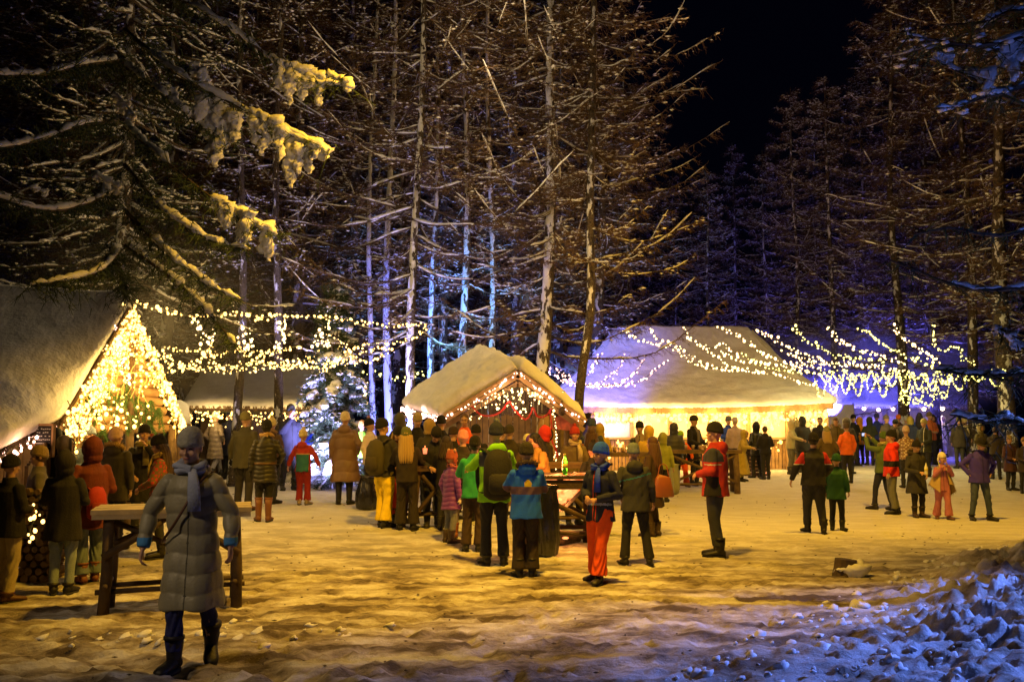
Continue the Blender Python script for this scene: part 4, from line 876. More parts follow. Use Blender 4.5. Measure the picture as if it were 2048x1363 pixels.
def shoe_mesh(kind, col):
    k = (kind, col)
    if k not in SHOE:
        top = {'low': .05, 'boot': .17, 'tall': .33}[kind]; mb = MB(); c = mat('boot_leather', col, .55, .3, 40); sole = mat('rubber_sole', (.015, .013, .012), .8)
        secs = [(-.20, .018, .025, .03), (-.185, .040, .045, .035), (-.13, .050, .058, .04), (-.06, .046, .075, .055), (0, .044, .10, .07), (.055, .042, .10, .07), (.085, .030, .07, .05)]
        v = []; f = []; n = 12
        for y, rx, hz, _ in secs:
            for i in range(n):
                a = 2*pi*i/n; z = -.065+hz/2+sin(a)*hz/2; v.append((rx*cos(a), y, z))
        for i in range(len(secs)-1):
            for j in range(n): f.append((i*n+j, (i+1)*n+j, (i+1)*n+(j+1) % n, i*n+(j+1) % n))
        f.append(tuple(range(n))); f.append(tuple((len(secs)-1)*n+j for j in range(n-1, -1, -1))); mb.add((v, f), 0)
        mb.add(tube([(0, .01, -.03), (0, .015, .02), (0, .02, top*.6), (0, .015, top)], [(.045, .055), (.048, .056), (.055, .062), (.062, .07)], 12), 0)
        mb.add(tube([(0, .01, top-.02), (0, .01, top+.005)], [(.068, .076), (.066, .074)], 12), 0)
        v = [(x*1.08, y*1.03, z) for z in (-.088, -.06) for x, y in [(.03*cos(a)*(1.6 if sin(a) > -.2 else 1.5), -.055+.145*sin(a)) for a in np.linspace(0, 2*pi, 15)[:-1]]]
        f = [tuple(range(13, -1, -1)), tuple(range(14, 28))]+[(i, (i+1) % 14, 14+(i+1) % 14, 14+i) for i in range(14)]; mb.add((v, f), 1)
        SHOE[k] = mb.mesh('boot', [c, sole], True)
    return SHOE[k]
NP = [0]
def person(label, px, hy, rot, fy=None, d=None, t=(.05, .05, .06), hem=.82, leg=(.02, .02, .025), boot=(.02, .018, .016), bk='boot', hat=None, pom=None, hood=None, hair=None, long=0, scarf=None,
           arms='down', legs='stand', lean=0, nod=0, turn=0, kid=0, fur=None, pn=(), glove=None, wd=1.0, quilt=0, lw=1.0, flare=0, group=None, hooddown=None, H=None, hc=None, tilt=0, eye=False, belt=None, puff=1.0, brim=None, ears=None):
    NP[0] += 1; rs = random.Random(NP[0]*7+1)
    hs = 1.0+.22*kid; sh = 1+.0*kid
    topz = 1.53+.215*hs+(.03 if hat or hood else 0)+(.07*hs if pom else 0)
    if fy: g = on_ground(px, fy); d = g.y
    else: x = (px-CX)/F*d; g = Vector((x, d, gz(x, d)))
    hz_ = W(px, hy, d).z-g.z; s = max(.6, min(1.25, (hz_+lean*.12)/topz))
    P = empty('person', (g.x, g.y, g.z-.01), R(rot), label=label, cat='person', group=group); P.scale = (s, s, s)
    vox = .0085 if d < 17 else .011 if d < 22 else .017; vc = .012 if d < 12 else .016 if d < 22 else .024
    def ln(p):
        """lean the upper body forward"""
        p = Vector(p); k = max(0, p.z-.9)
        return Vector((p.x+tilt*k, p.y-lean*k, p.z-.12*lean*k))
    rj = random.Random(NP[0]*13+5); jj = lambda s_: rj.uniform(-s_, s_)
    if isinstance(arms, str):
        alt = {'front': ('front', 'hold', 'pockets', 'down', 'fold'), 'pockets': ('pockets', 'pockets', 'down'), 'hold': ('hold', 'hold', 'down', 'pockets'), 'down': ('down', 'down', 'pockets')}.get(arms, (arms,))
        arms = (arms, rj.choice(alt)) if rj.random() < .5 else (rj.choice(alt), arms)
    if not tilt: tilt = jj(.045)
    if d > 14: turn += jj(18); nod += jj(6)
    A = []
    for sgn, am in zip((1, -1), arms):
        e, w_ = ARMS[am] if isinstance(am, str) else am
        A.append((ln((.165*sgn*wd**.5, .005, 1.360)), ln((e[0]*sgn+jj(.02), e[1]+jj(.03), e[2]+jj(.02))), ln((w_[0]*sgn+jj(.025), w_[1]+jj(.03), w_[2]+jj(.03)))))
    L = []
    for sgn, q in zip((1, -1), LEGS[legs]):
        ax, ay, az, pitch = q; an = Vector((ax*sgn+jj(.025), ay+jj(.05), .09+az)); hp = Vector((.088*sgn, 0, .88)); kn = hp.lerp(an, .5)+Vector((0, -.03-.10*abs(ay)-.25*az, .01)); L.append((hp, kn, an, pitch))
    # head frame
    hp_ = ln((0, -.005, 1.47)); HM = Matrix.Translation(hp_) @ Matrix.Rotation(R(turn), 4, 'Z') @ Matrix.Rotation(R(nod)+lean*.4, 4, 'X') @ Matrix.Scale(hs, 4)
    HI = HM.inverted()
    b = MB()
    b.add(ell((0, .012, .165), (.076, .095, .098), 18, 14), 0, HM); b.add(ell((0, -.018, .095), (.056, .070, .068), 14, 10), 0, HM); b.add(ell((0, -.062, .058), (.024, .024, .020), 8, 6), 0, HM)
    b.add(spike((0, -.080, .165), (0, -.108, .118), .012), 0, HM); b.add(ell((0, -.095, .120), (.015, .018, .012), 8, 6), 0, HM); b.add(ell((0, -.083, .178), (.05, .016, .010), 10, 6), 0, HM)
    b.add(ell((0, -.082, .083), (.024, .013, .011), 8, 6), 0, HM)
    for sg in (-1, 1):
        b.add(ell((sg*.076, .015, .135), (.012, .020, .032), 8, 6), 0, HM); b.add(ell((sg*.040, -.066, .118), (.024, .020, .022), 8, 6), 0, HM)
    b.add(tube([ln((0, .02, 1.38)), ln((0, .01, 1.45)), HM @ Vector((0, .01, .09))], [.07, .055, .052], 12))
    b.add(tube([(0, 0, .86), (0, 0, 1.0), ln((0, .0, 1.22)), ln((0, .0, 1.38)), ln((0, .01, 1.43))], [(.14, .09), (.125, .085), (.15, .095), (.15, .08), (.06, .05)], 12))
    for sg, (a, e, w_) in zip((1, -1), A):
        a2 = Vector((a.x*.85, a.y, a.z)); b.add(tube([a2, a2.lerp(e, .5), e, w_], [.045, .042, .036, .026], 9))
        dr = (w_-e).normalized(); nn = Vector((sg*.8, .2, .5)) if abs(dr.z) < .8 else Vector((sg, -.2, 0)); hand(b, w_, dr, nn, sg, .8, .92)
    for hp, kn, an, _ in L: b.add(tube([hp, hp.lerp(kn, .5), kn, an], [.075, .062, .046, .034], 9))
    eye_m = mat('eye_and_brow', (.035, .022, .016), .5); lip = mat('lips', (.36, .12, .10), .5); M3 = np.array(HI.to_3x3()); T3 = np.array(HI.translation)
    def tohead(x, y, z): c = np.stack([x, y, z], 1) @ M3.T+T3; return c[:, 0], c[:, 1], c[:, 2]
    def f_eye(x, y, z):
        X, Y, Z = tohead(x, y, z); ax = np.abs(X); return (Y < -.045) & (((np.abs(ax-.031) < .0125) & (np.abs(Z-.150) < .0058)) | ((np.abs(ax-.032) < .018) & (np.abs(Z-.1725-.004*(ax > .03)) < .0045)))
    def f_lip(x, y, z): X, Y, Z = tohead(x, y, z); return (Y < -.07) & (np.abs(X) < .021) & (np.abs(Z-.083) < .0075)
    W2 = [w_ for a, e, w_ in A]
    def f_gl(x, y, z):
        r = np.zeros(len(x), bool)
        for w_ in W2: r |= ((x-w_.x)**2+(y-w_.y)**2+(z-w_.z)**2) < .20**2
        X, Y, Z = tohead(x, y, z); return r & ~((np.abs(X) < .1) & (np.abs(Y) < .12) & (Z > -.02))
    mats = [SKIN, eye_m, lip]; fn = [f_eye, f_lip]
    if glove: mats.append(cloth(glove)); fn.append(f_gl)
    o = b.build('body', mats, P, True); remesh(o, vox, {'pn': fn}, 1)
    # trousers
    m = MB(); m.add(ell((0, 0, .90), (.155, .115, .13), 14, 10))
    for hp, kn, an, _ in L:
        ak = an+Vector((0, .01, .03 if flare or bk == 'low' else .06 if bk == 'boot' else .20)); f_ = .058+flare
        m.add(tube([hp+Vector((0, 0, .04)), hp.lerp(kn, .4), kn, kn.lerp(ak, .55), ak], [(.093*lw, .10*lw), (.088*lw, .095*lw), (.068*lw, .072*lw), ((.058+flare*.6)*lw, (.062+flare*.6)*lw), (f_*lw, f_*1.08*lw)], 12))
    rs_ = rs.random()*50
    o = m.build('trousers', cloth(leg), P, True); remesh(o, vc, {'disp': lambda c, r_=rs_: (.008*np.sin(c[:, 2]*38+6*np.sin(c[:, 0]*23+r_)+5*np.sin(c[:, 1]*19))*np.clip(1.2-np.abs(c[:, 2]-.45)*1.2, .2, 1)*(.5+.5*np.sin(c[:, 2]*9+r_))).astype(np.float32)})
    # coat or jacket
    c = MB(); ww = wd*puff; rh = (.205+.09*max(0, .8-hem)); sk = [(0, 0, hem)]
    secs = [((0, 0, hem), (rh*ww, .155*ww+.20*max(0, .8-hem)))]
    if hem < .78: secs.append(((0, 0, .85), (.20*ww, .15*ww)))
    secs += [((0, 0, 1.0), (.178*ww, .137*ww)), (ln((0, 0, 1.18)), (.188*ww, .140*ww)), (ln((0, 0, 1.32)), (.185*ww, .132*ww)), (ln((0, .0, 1.40)), (.130*ww**.5, .095*ww**.5)), (ln((0, .01, 1.455)), (.09, .085)), (ln((0, .01, 1.49)), (.078, .078))]
    c.add(tube([q[0] for q in secs], [q[1] for q in secs], 20))
    for a, e, w_ in A:
        wr = e.lerp(w_, .95); c.add(tube([a+Vector((-.05*(1 if a.x > 0 else -1), 0, -.01)), a, a.lerp(e, .5), e, e.lerp(wr, .55), wr], [(.055, .065), (.064, .068), (.064*puff, .068*puff), .060*puff, .054*puff, .045*puff], 12)); c.add(ell(a, (.066, .068, .062), 12, 8)); c.add(ell(e, (.061*puff,)*3, 10, 8))
    if hood: 
        c.add(ell((0, .040, .150), (.118, .125, .150), 18, 14), 0, HM); c.add(ell((0, .03, .04), (.115, .11, .09), 14, 10), 0, HM)
    elif hooddown is not None or fur: c.add(ell(ln((0, .10, 1.43)), (.125, .075, .085), 14, 10))
    k1 = rs.random()*20
    def disp(c_, k=k1, q=quilt, hc_=hem):
        z = c_[:, 2]; a = .0045*np.sin(z*23+5*np.sin(c_[:, 0]*9+k)+4*np.sin(c_[:, 1]*11+k))*(.5+.5*np.sin(c_[:, 0]*14+z*8+2*k))+.004*np.sin(c_[:, 0]*47+z*20+k)*np.sin(z*13+k)
        if q: a = a*.5+.015*np.sqrt(np.abs(np.sin((z+.012*np.sin(c_[:, 0]*20+k))*pi/q)))-.010
        a = a+.010*np.sin(np.arctan2(c_[:, 1], c_[:, 0])*5+k)*np.clip((1.0-z)*2.2, 0, 1)
        return a.astype(np.float32)
    mats = [cloth(t) if not quilt else mat('quilted_nylon', t, .5, .2, 50, .12, 8)]; fn = []
    zip_ = tuple(x*.3 for x in t)
    fn.append(lambda x, y, z, W_=hem: (np.abs(x) < .008) & (y < -.04) & (z < 1.45)); mats.append(cloth(zip_))
    if hood and hood is not True and tuple(hood) != tuple(t): fn.append(lambda x, y, z: tohead(x, y, z)[2] > .0); mats.append(cloth(hood))
    for col, q in pn: mats.append(cloth(col)); fn.append(q)
    o = c.build('coat' if hem < .72 else 'jacket', mats, P, True); remesh(o, vc*.85 if d < 22 else vc, {'disp': disp, 'pn': fn}, 1)
    if hood: # open the front of the hood: a darker lining rim round the face
        mb = MB(); ring = [(sin(a)*.082, -.074+.01*cos(2*a), .135+.105*cos(a)) for a in np.linspace(0, 2*pi, 19)]; mb.add(tube(ring, .017, 7, False), 0, HM); mb.build('hood_rim', cloth(fur or tuple(x*.7 for x in t)), P, True)
    if fur:
        mb = MB(); 
        cen = [HM @ Vector((sin(a)*.10, -.05, .14+.13*cos(a))) for a in np.linspace(.0, 2*pi, 25)] if hood else [ln((.125*sin(a), .06+.10*cos(a), 1.48+.045*cos(a))) for a in np.linspace(-2.4, 2.4, 22)]
        for q in cen:
            for _ in range(16):
                v = Vector((rs.uniform(-1, 1), rs.uniform(-1, 1), rs.uniform(-1, 1))).normalized(); mb.add(spike(q, q+v*rs.uniform(.035, .065), .010))
            mb.add(ell(q, (.026,)*3, 6, 5))
        mb.build('fur_trim', mat('fur', fur, .9), P)
    # boots
    for hp, kn, an, pitch in L:
        o = link('boot', shoe_mesh(bk, tuple(boot)), P, an); sg = 1 if an.x > 0 else -1; o.rotation_euler = (pitch, 0, R(14*sg)); k = 1.0+.08*kid; o.scale = (1.08*k, k*1.05, 1)
    # hair, hat
    if hair:
        mb = MB(); v, f = ell((0, .022, .165), (.086, .103, .104), 20, 14); hv = []
        for p in v:
            k = 1+.03*nz(p.x*40, p.y*40, p.z*12)
            if p.y < -.02 and p.z < .205: p = Vector((p.x*.93, max(p.y, -.045), p.z))
            hv.append(Vector((p.x*k, p.y*k+.0, p.z)))
        mb.add((hv, f), 0, HM)
        if long:
            for q in range(9):
                a = -1.5+3*q/8; x0 = sin(a)*.085; y0 = .02+cos(a)*.075; p0 = HM @ Vector((x0, y0, .15)); p1 = HM @ Vector((x0*1.15, y0*1.1+.01, .02)); p2 = ln((x0*1.35, y0*1.0+.05, 1.42-long*.5)); p3 = ln((x0*1.2, y0*.9+.07, 1.42-long))
                mb.add(tube(spline([p0, p1, p2, p3], 8), [.026, .030, .032, .031, .030, .028, .024, .018, .008], 6))
        mb.build('hair', mat('hair', hair, .5, .8, 90), P, True)
    if hat:
        mb = MB(); n = 26; v = []; f = []
        prof = [(.150, .086, .108), (.154, .091, .113), (.186, .0935, .115), (.192, .090, .112), (.225, .088, .108), (.260, .077, .093), (.286, .055, .068), (.301, .028, .034), (.306, .006, .008)]
        for z, rx, ry in prof:
            for i in range(n):
                a = 2*pi*i/n; k = 1+.020*(1 if i % 2 else -1)*(1 if z < .29 else 0); y = sin(a)*ry*k+.012; v.append((cos(a)*rx*k, y, z+(.018 if y < 0 else -.018)*min(1, abs(y)/.1)*(1 if z < .2 else 0)))
        for j in range(len(prof)-1):
            for i in range(n): f.append((j*n+i, j*n+(i+1) % n, (j+1)*n+(i+1) % n, (j+1)*n+i))
        f.append(tuple((len(prof)-1)*n+i for i in range(n))); f.append(tuple(range(n-1, -1, -1))); mb.add((v, f), 0, HM)
        if ears:
            for sg in (-1, 1): mb.add(ell((sg*.086, .01, .12), (.02, .045, .06), 10, 8), 0, HM); mb.add(tube([(sg*.088, -.01, .08), (sg*.08, -.05, -.02), (sg*.07, -.09, -.12)], .008, 5), 0, HM)
        ho = mb.build('beanie', mat('knit', hat, .95, .6, 45, .2, 20), P, True)
        if brim:
            mb = MB(); mb.add(ell((0, -.02, .175), (.16, .18, .012), 20, 6), 0, HM); mb.build('hat_brim', cloth(hat), P, True)
    if pom:
        mb = MB(); q = HM @ Vector((0, .015, .315)); mb.add(ell(q, (.034,)*3, 10, 8))
        for _ in range(130): v = Vector((rs.uniform(-1, 1), rs.uniform(-1, 1), rs.uniform(-1, 1))).normalized(); mb.add(spike(q, q+v*.05*hs, .008))
        mb.build('pompom', mat('yarn', pom, .9), P)
    if ears == 'animal':
        for sg in (-1, 1): mb = MB().add(ell((sg*.075, .02, .285), (.03, .022, .035), 10, 8), 0, HM); mb.build('hat_ear', mat('yarn', (.5, .28, .2), .9), P, True)
    if scarf:
        mb = MB()
        for kk in range(2):
            ring = [ln((.090*cos(a)*(1+.1*kk), .0+.085*sin(a)-.012, 1.465+.025*kk-.028*sin(-a)+.012*sin(3*a+kk*2))) for a in np.linspace(0, 2*pi, 19)]; mb.add(tube(ring, [(.032+.008*sin(i*1.3+kk), .026) for i in range(19)], 9, False))
        mb.add(tube([ln((.03, -.10, 1.45)), ln((.05, -.155, 1.32)), ln((.055, -.165, 1.15))], [(.03, .02), (.045, .014), (.05, .012)], 8))
        mb.build('scarf', cloth(scarf), P, True)
    if belt:
        mb = MB(); mb.add(tube([(0, 0, .985), (0, 0, 1.025)], [(.192*ww, .150*ww)]*2, 24)); mb.build('belt', mat('leather', belt, .5), P, True)
    P['s'] = s
    return P
def attach_world(P, p): return Matrix.Translation(P.location) @ Matrix.Rotation(P.rotation_euler.z, 4, 'Z') @ Matrix.Scale(P.scale[0], 4) @ Vector(p)
def backpack(P, label, col, col2=None, z=1.17, sc=1.0, dy=.155):
    q = attach_world(P, (0, dy, z)); o = empty('backpack', q, P.rotation_euler.z, label=label, cat='backpack'); s = P.scale[0]*sc; o.scale = (s, s, s)
    mb = MB(); mb.add(tube([(0, .07, -.25), (0, .08, -.22), (0, .085, -.05), (0, .075, .12), (0, .055, .21), (0, .04, .235)], [(.11, .07), (.15, .10), (.155, .105), (.145, .095), (.105, .07), (.05, .03)], 16)); mb.build('pack_body', cloth(col), o, True)
    mb = MB(); mb.add(tube([(0, .16, -.20), (0, .17, -.17), (0, .17, -.03), (0, .155, .0)], [(.08, .03), (.115, .045), (.11, .045), (.08, .02)], 14)); mb.build('front_pocket', cloth(col2 or col), o, True)
    for sg in (-1, 1):
        mb = MB(); mb.add(tube(spline([(sg*.09, .01, .2), (sg*.11, -.06, .245), (sg*.13, -.17, .235), (sg*.145, -.285, .10), (sg*.15, -.27, -.08), (sg*.15, -.12, -.19), (sg*.12, .0, -.2)], 16), [(.022, .007)]*17, 6)); mb.build('strap', cloth(col2 or col), o, True)
    return o
def trash_bag(label, x, d, hgt, rad, top=None, seed=0):
    g = Vector(((x-CX)/F*d, d, gz((x-CX)/F*d, d))); o = empty('bin_bag', g, 0, label=label, cat='bin bag'); BM = mat('black_bag_film', (.012, .012, .02), .25, .6, 9, coat=.3)
    v, f = tube([(0, 0, 0), (0, 0, .03), (0, 0, hgt*.25), (0, 0, hgt*.5), (.01, 0, hgt*.75), (.02, 0, hgt*.93), (.03, 0, hgt)], [rad*.6, rad*.9, rad*1.05, rad, rad*.85, rad*.7, rad*.85], 36)
    v = [Vector((p.x*(1+.16*sin(math.atan2(p.y, p.x)*7+p.z*3+seed)+.10*nz(p.x*9, p.y*9, p.z*6)), p.y*(1+.16*sin(math.atan2(p.y, p.x)*7+p.z*3+seed)), p.z)) for p in v]
    MB().add((v, f)).build('bag_film', BM, o, True); return o
# ---- colours
BK = (.009, .008, .009); NV = (.018, .022, .05); OL = (.075, .065, .03); BR = (.10, .055, .03); GY = (.10, .10, .11); CR = (.60, .52, .36); BE = (.35, .26, .15); MU = (.50, .32, .04)
RD = (.45, .03, .02); ORG = (.85, .16, .02); BLU = (.02, .06, .55); GRN = (.03, .22, .05); JN = (.10, .15, .25); WH = (.70, .66, .60); PK = (.60, .28, .26); HR = (.06, .03, .015); BL = (.45, .30, .12)
# ---- nearest row
p1 = person('woman in long grey-green quilted coat, blue scarf and grey beanie striding towards the camera', 378, 848, 4, fy=1332, t=(.27, .25, .17), hem=.44, quilt=.14, leg=(.015, .02, .12), boot=BK, bk='boot', hat=(.36, .35, .30), scarf=(.30, .34, .50), arms=(((.285, .0, 1.12), (.30, -.10, .88)), ((.31, .04, 1.13), (.35, -.06, .86))), legs='stride', nod=12, turn=-8, wd=.98, puff=1.02, hooddown=1, glove=None, lean=.04, eye=True,
       pn=[((.05, .22, .55), lambda x, y, z: (z < .955) & (np.abs(x) > .24) & (z > .86))])
person('man in dark jacket and cap at the far left edge, beige trousers and brown shoes', 12, 905, 150, fy=1202, t=BK, hem=.78, leg=(.40, .33, .20), boot=(.10, .04, .02), bk='low', hat=BK, arms='front', wd=1.1, flare=.01)
person('man in grey jacket and striped knit beanie looking left by the firewood', 84, 887, -60, d=12.3, t=(.13, .12, .14), leg=(.20, .15, .06), boot=(.05, .03, .02), bk='low', hat=(.28, .20, .12), arms='front', hair=BR)
person('woman with black leather hood up, black coat and pale jeans, second from the left edge', 122, 895, 188, fy=1186, t=(.012, .011, .012), hem=.66, leg=(.22, .28, .36), boot=BK, bk='low', hood=(.02, .018, .02), arms='front', wd=1.08)
q = person('person in maroon hooded coat with hood up and wide jeans beside the left hut', 176, 868, -140, fy=1165, t=(.14, .025, .018), hem=.66, leg=(.12, .16, .22), boot=(.16, .05, .02), bk='boot', hood=(.14, .025, .018), arms='front', flare=.03, wd=1.08)
backpack(q, 'small red backpack worn by the person in the maroon coat', (.40, .03, .03), (.25, .02, .02), .98, .75)
person('person in pink-beige beanie and dark fur-collared coat, back turned, at the left hut counter', 234, 850, 175, d=14.2, t=(.05, .045, .03), hem=.72, hat=(.62, .42, .34), fur=(.45, .30, .12), arms='front', wd=1.12)
person('young man in black beanie and open olive scarf smiling by the left hut', 293, 845, 12, d=15.0, t=BK, hem=.6, hat=BK, scarf=(.22, .19, .06), arms=('mouth', 'hold'))
person('woman in black hat and flowery red and green jacket looking left at the hut', 327, 866, -75, d=13.6, t=(.16, .10, .04), hem=.72, hat=BK, hair=HR, long=.3, arms='hold', nod=15, scarf=(.42, .30, .08), pn=[((.45, .04, .03), lambda x, y, z: (np.sin(x*70+z*30)*np.sin(z*64-x*20)*np.sin(y*66+1) > .12))])
person('person with round red beanie behind the woman with the flowery jacket', 312, 853, 170, d=18.2, t=BK, hat=(.65, .05, .04), arms='front')
person('person in navy jacket and navy beanie behind the pink-beige beanie', 207, 846, 30, d=16.8, t=(.03, .05, .16), hat=NV, arms='front')
person('person in grey hood among the group left of the fir boughs', 138, 866, 100, d=14.4, t=GY, hood=(.26, .22, .18), arms='front')
person('dark figure standing inside the left hut opening', 113, 850, 140, d=14.6, t=BK, hood=BK, arms='front')
person('person in pale blue beanie at the left hut counter', 182, 850, 40, d=15.6, t=(.10, .14, .22), hat=(.20, .26, .36), arms='front')
mb = MB(); mb.add(tube(spline([(.12, -.02, 1.435), (.07, -.13, 1.36), (0, -.172, 1.22), (-.09, -.175, 1.06), (-.19, -.10, .93), (-.20, .08, .93), (0, .17, 1.2), (.11, .08, 1.43)], 24), [(.010, .006)]*25, 6)); mb.build('bag_strap', mat('leather', (.10, .04, .02), .5), p1, True)
# ---- middle left
person('person in white beanie and grey-brown quilted coat walking by the low back hut', 434, 820, 150, d=27, t=(.16, .13, .10), hem=.55, quilt=.12, hat=WH, leg=(.2, .2, .25), legs='walk', arms='pockets')
person('dark navy figure in front of the left bare trunk', 462, 816, 170, d=27.5, t=(.015, .02, .06), hem=.6, hat=NV, arms='pockets')
person('man in mustard-olive beanie and dark olive jacket, back turned, brown boots', 486, 820, 170, fy=1020, t=(.055, .048, .022), hem=.76, leg=(.03, .025, .02), boot=(.13, .05, .02), bk='low', hat=(.16, .14, .05), arms='down', glove=BK, wd=1.12, lw=1.15)
person('person in cream-yellow pompom beanie and brown fur-hooded jacket behind the black quilted jacket', 546, 826, 160, d=20, t=(.12, .07, .03), hat=(.75, .60, .22), pom=(.75, .60, .22), fur=(.35, .22, .10), arms='front', hc=1)
person('woman in black fur hat and belted black quilted jacket with tall brown boots', 528, 836, 192, fy=1042, t=(.020, .018, .014), hem=.68, quilt=.075, belt=(.10, .05, .02), leg=BK, boot=(.17, .065, .03), bk='tall', hat=BK, hair=BK, arms='down', glove=BK, scarf=(.40, .25, .12))
person('tall man in navy jacket and beanie eating a snack in front of the violet spruce', 577, 806, 35, fy=980, t=(.018, .018, .035), hem=.72, leg=BK, hat=(.04, .04, .035), arms=('down', 'mouth'), wd=1.05)
person('child in red jacket with teal back, cream pompom hat and red ski trousers', 605, 850, 176, fy=1009, t=(.42, .035, .02), hem=.80, leg=(.28, .015, .015), boot=BE, bk='low', hat=(.72, .58, .25), pom=(.72, .58, .25), arms='out', kid=.6, flare=.02, lw=1.1, hooddown=1, pn=[((.03, .16, .14), lambda x, y, z: (z < 1.20) & (np.abs(x) < .155)), ((.55, .30, .12), lambda x, y, z: (z >= 1.20) & (z < 1.235) & (np.abs(x) < .17) & (y > 0))])
person('person in bright blue jacket with violet beanie under the spruce branches', 626, 846, 170, d=25, t=BLU, hat=(.25, .06, .40), arms='front')
person('woman in long brown quilted coat with hood down and cream knitted hat, back turned', 689, 820, 178, fy=1008, t=(.20, .115, .06), hem=.44, quilt=.21, leg=(.12, .09, .07), boot=BK, bk='tall', hat=(.72, .60, .36), arms='pockets', hooddown=1, wd=1.12, puff=1.08)
person('woman in white jacket with black pompom beanie, right of the long brown coat', 742, 827, 70, d=20, t=(.72, .60, .50), hat=BK, pom=(.45, .22, .10), arms='front', leg=BK)
person('person in lime green jacket behind the white jacket', 727, 838, 20, d=23.5, t=(.25, .65, .03), hat=(.50, .25, .05), arms='front')
q = person('man in dark jacket and bright yellow trousers with an olive backpack', 767, 833, 150, fy=1054, t=(.03, .028, .024), leg=(.85, .62, .02), boot=BK, bk='low', hat=BK, arms='hold', turn=-25, flare=.03, lw=1.12)
backpack(q, 'olive backpack on the man in yellow trousers', (.06, .05, .02), (.05, .04, .02), 1.15, 1.1)
person('blond woman with bent head between yellow trousers and the green beanie', 796, 848, 30, d=17.2, t=(.08, .03, .03), hat=BK, hair=BL, long=.3, nod=25, arms='front', leg=RD)
person('woman with green beanie, beige collar and brown-black flared snow trousers, back turned', 813, 850, 180, fy=1060, t=(.022, .015, .012), leg=(.020, .014, .010), boot=BK, bk='low', hat=(.10, .12, .05), hair=BL, long=.28, arms='table', flare=.045, lw=1.05, fur=None, scarf=(.50, .36, .2))
person('person in dark olive hooded top just left of the grill hut eave', 806, 822, 160, d=20.5, t=(.07, .06, .03), hood=(.09, .08, .04), arms='front')
person('man in beige beanie and dark jacket looking down under the grill hut eave', 836, 822, 10, d=19.2, t=BK, hat=(.38, .30, .18), arms='front', nod=22)
person('person in big mustard-brown earflap cap, back turned, under the grill hut eave', 862, 834, 165, d=18.2, t=(.04, .035, .02), hood=(.32, .22, .08), arms='front')
person('person in black beanie by the pale window of the grill hut', 882, 828, 170, d=19.4, t=BK, hat=BK, arms='front')
person('elderly man in black pointed beanie bending over the log table with a lit red cup', 866, 848, 15, d=16.6, t=(.014, .014, .02), hat=BK, nod=32, lean=.25, arms='hold')
person('person with dark curly hair, back turned, between the log table and the child in purple', 893, 868, 170, d=16.2, t=BK, hair=(.03, .018, .012), long=.12, arms='table')
person('person in dark fur hood behind the pink knitted beanie', 905, 850, 150, d=17.6, t=BK, hat=(.035, .02, .015), arms='front')
q = person('woman in pink knitted beanie with black rucksack, grey trousers and brown ankle boots', 924, 856, 178, fy=1076, t=(.03, .024, .02), leg=(.24, .22, .20), boot=(.22, .07, .03), bk='boot', hat=(.62, .25, .26), arms=('mouth', 'front'))
backpack(q, 'black rucksack on the woman in the pink beanie', (.02, .018, .016), None, 1.12, 1.0)
person('child in purple quilted coat and red-brown animal hat with ears', 901, 898, 130, fy=1084, t=(.17, .04, .33), hem=.66, quilt=.09, leg=(.16, .17, .19), boot=(.05, .03, .02), hat=(.30, .07, .05), ears='animal', kid=.7, arms='down', glove=WH, scarf=(.30, .08, .10))
person('bearded man with short brown hair and orange vest in the grill hut doorway', 931, 824, 5, d=18.9, t=BK, hair=(.10, .05, .025), nod=10, arms='front', pn=[((.85, .12, .02), lambda x, y, z: (np.abs(x) < .15) & (z > .9))])
person('person in teal and green jacket with dark brown trousers behind the lime green jacket', 948, 868, 178, fy=1102, t=(.03, .35, .12), leg=(.05, .028, .018), boot=BK, bk='low', hair=BK, hat=BK, arms='table', flare=.03)
q = person('man in lime green ski jacket and navy pompom beanie reaching over the fire table', 988, 830, 192, fy=1128, t=(.22, .62, .015), hem=.78, leg=(.014, .014, .02), boot=BK, bk='low', hat=(.02, .025, .06), pom=(.16, .18, .22), arms=(((.27, -.12, 1.22), (.26, -.42, 1.20)), 'table'), hooddown=1, flare=.02, wd=1.05, pn=[((.05, .06, .10), lambda x, y, z: (z > 1.22) & (z < 1.40) & (np.abs(np.abs(x)-.15) < .05) & (y > 0))])
backpack(q, 'large black backpack on the man in the lime green ski jacket', (.014, .014, .015), (.02, .02, .022), 1.14, 1.2)
person('person with dark round cap among the heads left of the blue jacket', 952, 846, 160, d=17.4, t=BK, hat=BK, arms='front')
person('person in dark brown beanie below the red tinsel swags', 1021, 846, 175, d=18.0, t=(.04, .03, .03), hat=(.05, .04, .03), arms='front')
person('person in black cap left of the dark brown beanie below the tinsel', 1000, 850, 150, d=18.6, t=BK, hat=BK, arms='front')
person('small child in cream bobble hat with green stripe at the grill hut', 1054, 866, 10, d=17.6, t=BR, hat=(.70, .62, .35), kid=.4, arms='front')
person('child in bright blue and mauve ski jacket with dark beanie, back turned', 1052, 881, 186, fy=1153, t=(.01, .13, .85), hem=.78, leg=(.028, .018, .012), boot=BK, bk='boot', hat=(.03, .026, .018), fur=(.07, .05, .05), arms='table', flare=.03, lw=1.12, kid=.25, wd=1.1,
       pn=[((.12, .07, .13), lambda x, y, z: (z > 1.10) & (z < 1.20)), ((.65, .50, .03), lambda x, y, z: (z >= 1.20) & (z < 1.29) & (x > -.06) & (x < .04) & (y > .05) & (np.abs(x+.01) < (1.29-z)*.9+.01))])
person('woman in mustard-tan coat with dark hair leaning over the fire table', 1084, 862, -70, d=15.6, t=(.42, .22, .06), hem=.7, hair=BK, long=.1, nod=20, lean=.12, arms='table')
